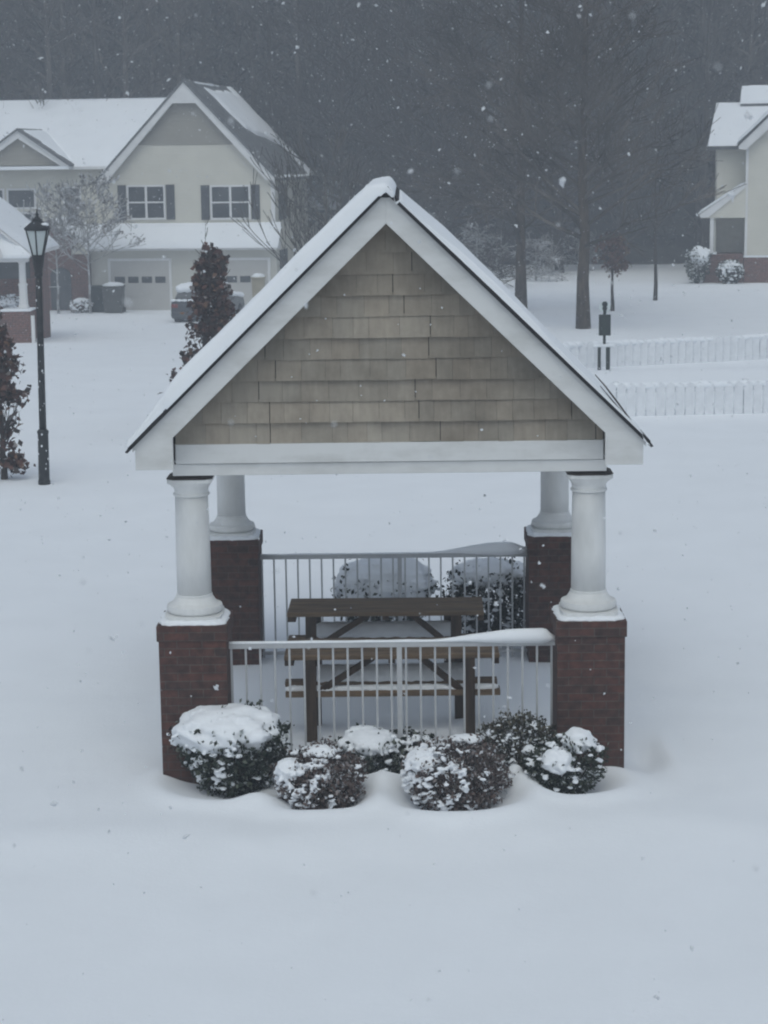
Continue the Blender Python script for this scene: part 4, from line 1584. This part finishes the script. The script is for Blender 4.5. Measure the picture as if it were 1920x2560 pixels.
# profile along length (y: 0 rear .. 4.5 front), lofted with tumblehome
prof_low = [(0.0, 0.38), (0.02, 0.85), (0.12, 1.00), (0.75, 1.02), (3.4, 0.98), (4.3, 0.85), (4.45, 0.5), (4.4, 0.3), (0.1, 0.28)]
mb = MB()
n = len(prof_low)
V = []
for sx, ins in ((-0.90, 0.0), (-0.80, 0.03), (0.80, 0.03), (0.90, 0.0)):
    for (yy, zz) in prof_low:
        k = 0.06 if abs(sx) > 0.85 else 0
        V.append((sx, yy + (k if yy < 2 else -k), zz - (k * 0.7 if zz > 0.7 else -k * 0.3)))
F = [tuple(range(n))] + [tuple(3 * n + i for i in range(n - 1, -1, -1))]
for j in range(3):
    for i in range(n):
        F.append((j * n + (i + 1) % n, j * n + i, (j + 1) * n + i, (j + 1) * n + (i + 1) % n))
mb.add(V, F)
mb.build('body', M['car'], car, bevel=0.03)
mb = MB()
cab = [(0.12, 1.0), (0.40, 1.38), (0.9, 1.45), (2.3, 1.42), (3.15, 1.0)]
V = []
for sx, top in ((-0.78, 0.62), (0.78, 0.62)):
    for yy, zz in cab:
        q = (zz - 1.0) / 0.43
        V.append((sx * (1 - 0.18 * q), yy, zz))
F = [tuple(range(5)), tuple(range(9, 4, -1))] + [((i + 1) % 5, i, 5 + i, 5 + (i + 1) % 5) for i in range(5)]
mb.add(V, F)
cabo = mb.build('cabin', M['car'], car, bevel=0.02)
mb = MB()
mb.add([(-0.68, 0.135, 1.06), (0.68, 0.135, 1.06), (0.60, 0.335, 1.325), (-0.60, 0.335, 1.325)], [(0, 1, 2, 3)])
o = mb.build('rear_window', M['glass'], car)
sl = o.modifiers.new('s', 'SOLIDIFY'); sl.thickness = 0.02; sl.offset = 1
for s_ in (-1, 1):
    mb = MB()
    mb.box(s_ * 0.72 - 0.13, s_ * 0.72 + 0.13, -0.015, 0.04, 0.72, 0.86)
    mb.build('tail_light', M['tail'], car, bevel=0.01)
    for yy in (0.85, 3.6):
        mb = MB()
        mb.tube([(s_ * 0.70, yy, 0.32), (s_ * 0.915, yy, 0.32)], [0.32, 0.32], 20)
        wh = mb.build('wheel', M['rubber'], car)
        mb = MB()
        mb.tube([(s_ * 0.90, yy, 0.32), (s_ * 0.93, yy, 0.32)], [0.19, 0.17], 16)
        mb.build('rim', M['bin'], wh)
mb = MB()
mb.box(-0.84, 0.84, -0.05, 0.10, 0.36, 0.56)
mb.build('bumper', M['car'], car, bevel=0.03)
mb = MB()
for i in range(12):
    for j in range(5):
        y = 0.42 + i * 0.19
        mb.blob(((j - 2) * 0.27, y, 1.43), 0.25, (1, 1, 0.75), i * 5 + j, 0.1, 10)
for j in range(8):
    mb.blob((-0.78 + j * 0.222, 0.05, 1.0), 0.10, (1.2, 1.2, 0.6), j, 0.15, 10)
for i in range(7):
    for j in range(7):
        mb.blob((-0.75 + j * 0.25, 2.95 + i * 0.22, 1.04 - 0.02 * i), 0.18, (1, 1, 0.7), i + j * 3, 0.1, 10)
remeshed(mb.build('car_snow', M['snow'], car, smooth=True), 0.04, 3)

# ------------------------------------------------------------------ porch of the nearer house at the left edge
po = thing('porch', 'white-posted porch on brick piers with snowy roof at the left edge of the picture', 'porch', (-10.7, 60, -0.42), 0)
p0 = 0.42
mb = MB()
mb.box(-0.66, 0.20, -0.35, 0.5, -0.3, p0 + 0.53)
o = mb.build('brick_pier', M['brick_far'], po)
mb = MB()
mb.box(-0.70, 0.23, -0.39, 0.54, p0 + 0.532, p0 + 0.60)
mb.build('pier_snow', M['snow'], o, bevel=0.03)
mb = MB()
mb.loft([(p0 + 0.60, 0.15, 1), (p0 + 0.66, 0.15, 1), (p0 + 0.70, 0.125, 1), (p0 + 1.0, 0.115, 1), (p0 + 1.28, 0.11, 1), (p0 + 1.285, 0.13, 1), (p0 + 1.34, 0.13, 1), (p0 + 1.345, 0.095, 1), (p0 + 1.95, 0.09, 1), (p0 + 1.99, 0.12, 1)], -0.05, 0.05, 16)
mb.build('post', M['trim'], po)
mb = MB()
mb.box(-5.5, 0.15, -0.10, 0.20, p0 + 1.991, p0 + 2.14)
mb.build('beam', M['trim'], po)
# roof: ridge far left, right slope visible
ex_, ez_ = 0.30, p0 + 2.18
rx_, rz_ = -3.0, p0 + 4.9
mb = MB()
mb.prism([(rx_, rz_ - 0.1), (ex_, ez_ - 0.02), (ex_, ez_ + 0.08), (rx_, rz_)][::-1], -0.30, 5.0)
mb.prism([(rx_, rz_ - 0.1), (rx_, rz_), (2 * rx_ - ex_, ez_ + 0.08), (2 * rx_ - ex_, ez_ - 0.02)][::-1], -0.30, 5.0)
mb.build('roof', M['trim'], po)
# the snow face towards the viewer: hipped front slope
snow_sheet(po, lambda u, v: Vector((rx_ * (1 - v) + ex_ * v, -0.32 + 5.3 * u, rz_ * (1 - v) + ez_ * v + 0.1)), 10, 24, 0.16, lambda u, v: 1)
mb = MB()
mb.add([(rx_, 1.6, rz_ + 0.1), (ex_ + 0.02, -0.5, ez_ + 0.05), (2 * rx_ - ex_, -0.5, ez_ + 0.05), (ex_ + 0.02, -0.5, ez_ - 0.06), (2 * rx_ - ex_, -0.5, ez_ - 0.06), (rx_, 1.6, ez_)],
       [(0, 2, 1), (1, 2, 4, 3), (0, 1, 3, 5), (2, 0, 5, 4), (3, 4, 5)])
mb.build('front_snow', M['snow'], po, bevel=0.03)
mb = MB()
mb.prism([(-1.6, p0 + 2.14), (-0.52, p0 + 2.14), (-0.62, p0 + 2.42), (-0.85, p0 + 2.58), (-1.6, p0 + 2.7)], -0.72, -0.55)
mb.build('gable_vent', M['siding'], po)
mb = MB()
mb.tube([(-0.50, -0.74, p0 + 2.16), (-0.56, -0.74, p0 + 2.38), (-0.72, -0.74, p0 + 2.56), (-1.1, -0.74, p0 + 2.66)], [0.05] * 4, 8)
mb.build('arched_trim', M['trim'], po)
mb = MB()
mb.box(-5, 0.12, 2.6, 3.7, -0.3, p0 + 2.14)
o = mb.build('wall', M['brick_far'], po)
mb = MB()
mb.box(-2.2, -0.26, 2.54, 2.6 - 0.002, p0 + 1.35, p0 + 2.0)
mb.build('window', M['glass'], po)
mb = MB()
mb.box(0.24, 0.34, -0.5, -0.42, -0.1, p0 + 0.42)
mb.build('downspout', M['trim'], po)
shrub('shrub', 'snow-laden shrub behind the white porch post at the left edge', 'shrub', -11.35, 60.9, 1.1, 0.8, 0.85, BROWN, 1500, 0.07, 62, caps=[(0.0, -0.1, 0.62, 0.36, 0.3, 0.15)], lumps=40, lump_side=(0, -.4, 1), lump_r=(0.03, 0.06), zb=ground_z(-11.3, 61) + 0.62, cover=.5)

# ------------------------------------------------------------------ RIGHT HOUSE
rh = thing('town_house', 'cream house with brick foundation and snowy roofs at the right edge of the picture', 'house', (12.87, 77, 0.0), -R(9))
mb = MB()
mb.box(0.02, 11, 1.6, 9.9, 0.0, 5.12)
mb.build('main_wall', M['siding'], rh)


def gable_end_roof(x0l, x0h, x1, y0, ym, y1, z0, zt, parent, name, th=0.13):
    """roof with its ridge along x; left verge leans from x0l at the eaves to x0h at the ridge"""
    mb = MB()
    A = [(x0l, y0, z0), (x1, y0, z0), (x1, ym, zt), (x0h, ym, zt), (x0l, y1, z0), (x1, y1, z0)]
    B = [(x, y, z - 0.14) for x, y, z in A]
    mb.add(A + B, [(0, 1, 2, 3), (3, 2, 5, 4), (0, 3, 9, 6), (3, 4, 10, 9), (6, 7, 1, 0), (10, 4, 5, 11), (1, 7, 8, 2), (2, 8, 11, 5), (9, 8, 7, 6), (10, 11, 8, 9)])
    r = mb.build(name, M['roof_house'], parent)
    snow_sheet(parent, lambda u, v: Vector(((x0l - 0.02) * v + x0h * (1 - v) + (x1 - x0l) * u, ym + (y0 - 0.04 - ym) * v, zt + (z0 - zt) * v + 0.01)), 24, 14, th, lambda u, v: 1)
    snow_sheet(parent, lambda u, v: Vector(((x0l - 0.02) * v + x0h * (1 - v) + (x1 - x0l) * u, ym + (y1 + 0.04 - ym) * v, zt + (z0 - zt) * v + 0.01)), 12, 8, th, lambda u, v: 1)
    return r


gable_end_roof(-0.33, 0.0, 11.3, 1.2, 5.6, 10.0, 5.18, 6.93, rh, 'roof')
gable_end_roof(0.95, 1.0, 11.3, 4.9, 5.9, 6.9, 6.85, 7.58, rh, 'upper_roof')
gx, gz, ex2 = 3.75, 8.02, 0.80
mb = MB()
mb.prism([(1.11, 1.0), (6.4, 1.0), (6.4, 5.0), (gx, gz - 0.12), (1.11, 5.36)], 0, 1.7)
mb.build('bay_wall', M['siding'], rh)
mb = MB()
mb.box(1.08, 6.4, -0.04, 1.62, -0.4, 0.998)
mb.build('brick_foundation', M['brick_far'], rh)
mb = MB()
mb.box(1.06, 6.4, -0.07, -0.041, 0.96, 1.04)
mb.build('ledge_snow', M['snow'], rh)
mb = MB()
mb.prism([(gx, gz), (gx, gz - 0.50), (ex2 + 0.28, 5.02), (ex2, 5.06), (ex2, 5.16)], -0.32, -0.26)
mb.build('rake_board', M['trim'], rh)
mb = MB()
mb.prism([(gx, gz + 0.01), (ex2 - 0.02, 5.15), (ex2 - 0.02, 5.22), (gx, gz + 0.10)], -0.34, 4.0)
mb.build('bay_roof', M['roof_house'], rh)
snow_sheet(rh, lambda u, v: Vector((gx + (ex2 - 0.04 - gx) * v, -0.34 + 4.3 * u, gz + 0.10 + (5.20 - gz) * v)), 16, 20, 0.13, lambda u, v: 1)
mb = MB()
mb.box(1.09, 1.19, -0.02, -0.001, 1.05, 5.2)
mb.build('corner_board', M['trim'], rh)
# porch with shed roof seen end-on
mb = MB()
mb.prism([(-0.56, 2.62), (-0.50, 2.47), (1.10, 2.47), (1.10, 3.74)], -0.1, 1.55)
pc = mb.build('porch_gable', M['siding'], rh)
mb = MB()
mb.prism([(-0.64, 2.60), (-0.58, 2.48), (-0.28, 2.50), (1.10, 3.62), (1.10, 3.78)], -0.16, -0.101)
mb.build('rake_board', M['trim'], pc)
snow_sheet(rh, lambda u, v: Vector((1.10 - 1.78 * v, -0.18 + 1.76 * u, 3.80 - 1.18 * v)), 8, 14, 0.09, lambda u, v: 1, 'porch_roof_snow')
mb = MB()
mb.box(-0.22, -0.08, -0.05, 0.09, 1.12, 2.469)
mb.build('post', M['trim'], rh)
mb = MB()
mb.box(0.00, 1.10, 1.52, 1.598, 1.1, 2.469)
mb.box(-0.06, 0.0, 0.12, 1.52, 1.1, 2.469)
mb.build('porch_wall', M['grey_wall'], rh)
mb = MB()
mb.box(-0.46, 1.05, 0.02, 1.59, -0.4, 1.08)
mb.build('porch_foundation', M['brick_far'], rh)
mb = MB()
mb.box(-0.50, 0.05, -0.06, 1.0, 1.082, 1.15)
mb.build('ledge_snow', M['snow'], rh, bevel=0.02)
G3 = 'round shrubs at the foot of the right house'
shrub('shrub', 'tall round shrub under a snow dome at the left corner of the right house', 'shrub', 12.12, 76.6, 1.0, 1.0, 1.42, GREEN, 1500, 0.09, 63, caps=[(0.08, -0.05, 1.05, 0.40, 0.4, 0.36)], lumps=20, group=G3, zb=0.05, cover=.5)
shrub('shrub', 'low round snow-dusted shrub before the brick foundation of the right house porch', 'shrub', 13.3, 76.2, 1.1, 0.9, 0.95, GREEN, 1500, 0.09, 64, caps=[(-0.02, -0.12, 0.72, 0.34, 0.34, 0.16)], lumps=50, lump_side=(0, -.7, .8), lump_r=(0.03, 0.07), group=G3, zb=0.0, cover=.5)

# ------------------------------------------------------------------ picket fences
def fence(label, x0, x1, ya, yb, h, pitch_, zoff=0.0, snow_h=0.1):
    t = thing('picket_fence', label, 'fence', (x0, ya, 0), 0, 'white picket fences on the right')
    n = int((x1 - x0) / pitch_)

    def y_(x):
        return (yb - ya) * x / (x1 - x0)
    for k in range(n):
        x = k * pitch_
        z = ground_z(x0 + x, ya + y_(x)) + zoff
        w = 0.083
        mb = MB()
        mb.prism([(x - w, z - 0.15), (x + w, z - 0.15), (x + w, z + h - 0.03), (x, z + h + 0.02), (x - w, z + h - 0.03)], y_(x) - 0.01, y_(x) + 0.012)
        mb.build('picket', M['picket'], t)
    m = max(2, int((x1 - x0) / 2.4) + 1)
    for k in range(m):
        x = (x1 - x0) * k / (m - 1) + pitch_ * 0.5
        z = ground_z(x0 + x, ya + y_(x)) + zoff
        mb = MB()
        mb.box(x - 0.055, x + 0.055, y_(x) + 0.05, y_(x) + 0.16, z - 0.15, z + h + 0.04)
        mb.build('post', M['picket'], t)
    for zz in (0.12, h - 0.14):
        mb = MB()
        pts = []
        for k in range(13):
            x = (x1 - x0) * k / 12
            pts.append((x, y_(x) + 0.03, ground_z(x0 + x, ya + y_(x)) + zoff + zz))
        mb.tube(pts, [0.03] * 13, 4)
        mb.build('rail', M['picket'], t)
    # snow caught on the top rail between the pickets
    mb = MB()
    k = 0
    x = 0
    while x < x1 - x0:
        z = ground_z(x0 + x, ya + y_(x)) + zoff
        if noise.noise(Vector((x * 1.1, ya, 0))) > -0.35:
            mb.blob((x, y_(x) + 0.045, z + h - 0.05), 0.07 + 0.03 * random.random(), (1.4, 0.8, 0.9), k, 0.2, 8)
        k += 1
        x += 0.10
    remeshed(mb.build('fence_snow', M['snow'], t, smooth=True), 0.03, 3)
    return t


fence('nearer white picket fence half buried in snow at the right edge', 4.35, 9.4, 37.6, 38.2, 0.62, 0.19)
fence('farther white picket fence half buried in snow beyond the nearer one', 4.3, 11.5, 46.3, 49.0, 0.60, 0.19)

# ------------------------------------------------------------------ pet waste station
ps = thing('pet_waste_station', 'dark green pet waste station with round sign and dispenser box in the snow', 'pet waste station', (5.12, 45.74, ground_z(5.12, 45.74)), 0)
mb = MB()
mb.box(-0.03, 0.03, -0.03, 0.03, 0.60, 1.40)
mb.build('post', M['plastic_dark'], ps, bevel=0.004)
mb = MB()
mb.tube([(0, -0.055, 1.455), (0, -0.035, 1.455)], [0.13, 0.13], 24)
sg = mb.build('round_sign', M['lantern_glass'], ps)
mb = MB()
mb.tube([(0, -0.07, 1.42), (0, -0.056, 1.42)], [0.055, 0.055], 12)
mb.tube([(0, -0.07, 1.515), (0, -0.056, 1.515)], [0.065, 0.065], 12)
mb.box(-0.035, 0.035, -0.0695, -0.0565, 1.3, 1.5)
mb.build('sign_emblem', M['plastic_dark'], sg)
mb = MB()
mb.box(-0.135, 0.135, -0.11, -0.031, 0.80, 1.28)
mb.build('dispenser_box', M['plastic_dark'], ps, bevel=0.012)
for x, w in ((-0.115, 0.035), (0.085, 0.045)):
    mb = MB()
    mb.box(x - w, x + w, -0.04, 0.04, -0.2, 0.52)
    mb.build('lower_post', M['plastic_dark'], ps, bevel=0.004)
mb = MB()
for i in range(9):
    mb.blob((-0.2 + i * 0.05, 0.0, 0.56), 0.055, (1.2, 1.2, 0.7), i, 0.2, 8)
remeshed(mb.build('ledge_snow', M['snow'], ps, smooth=True), 0.02, 2)

# ------------------------------------------------------------------ falling snow
def flakes():
    rg = np.random.default_rng(77)
    mb = MB()
    V, F = [], []
    off = 0
    # irregular flattened clump of three crossed lozenges = 6-vertex octahedra
    octv = np.array([(1, 0, 0), (-1, 0, 0), (0, 1, 0), (0, -1, 0), (0, 0, 1), (0, 0, -1)], float)
    octf = [(0, 2, 4), (2, 1, 4), (1, 3, 4), (3, 0, 4), (2, 0, 5), (1, 2, 5), (3, 1, 5), (0, 3, 5)]

    def put(c, s):
        nonlocal off
        ax = rg.normal(size=(3, 3))
        q, _ = np.linalg.qr(ax)
        sc_ = s * np.array([rg.uniform(0.8, 1.9), rg.uniform(0.6, 1.0), rg.uniform(0.4, 0.8)])
        P = (octv * sc_ * rg.uniform(0.75, 1.25, (6, 1))) @ q + c
        V.append(P)
        F.extend([tuple(i + off for i in f) for f in octf])
        off += 6
        if c[1] < 26:
            for _ in range(2):
                q2, _r = np.linalg.qr(rg.normal(size=(3, 3)))
                V.append((octv * s * rg.uniform(0.6, 0.95)) @ q2 + c + rg.normal(size=3) * s * 0.35)
                F.extend([tuple(i + off for i in f) for f in octf])
                off += 6
    for k in range(22000):
        y = 3 + 75 * rg.random() ** 0.75
        w = 2.0 + y * 0.26
        x = rg.uniform(-w, w)
        z = rg.uniform(-0.2, 11.5)
        if z < 0.1:
            continue
        s = rg.uniform(0.0026, 0.0062) * (1 + 1.2 * (rg.random() < 0.16)) * (1 + y * 0.009)
        put(np.array([x, y, z]), s)
    for k in range(90):
        y = rg.uniform(1.6, 5)
        x = rg.uniform(-0.3, 0.3) * y
        z = 4.95 - 0.18 * y + rg.uniform(-0.33, 0.33) * y
        put(np.array([x, y, z]), rg.uniform(0.0016, 0.0036))
    mb.v = [tuple(p) for p in np.concatenate(V)]
    mb.f = F
    o = mb.build('falling_snow', M['flake'])
    return tag(o, 'snowflakes drifting through the air all over the scene', 'snowfall', kind='stuff')


flakes()

# ------------------------------------------------------------------ haze of the snowfall
mb = MB()
mb.box(-140, 140, -45, 200, -3.5, 62)
hz_ = mb.build('haze', M['snow'])
mh = bpy.data.materials.new('snow_haze')
mh.use_nodes = True
nt = mh.node_tree
for nd in list(nt.nodes):
    nt.nodes.remove(nd)
ou = nt.nodes.new('ShaderNodeOutputMaterial')
pv = nt.nodes.new('ShaderNodeVolumePrincipled')
pv.inputs['Color'].default_value = (0.86, 0.92, 1.0, 1)
pv.inputs['Density'].default_value = 0.0036
pv.inputs['Anisotropy'].default_value = 0.1
nt.links.new(pv.outputs[0], ou.inputs['Volume'])
hz_.data.materials.clear()
hz_.data.materials.append(mh)
tag(hz_, 'pale haze of falling snow that greys the far wood and houses', 'haze', kind='stuff')
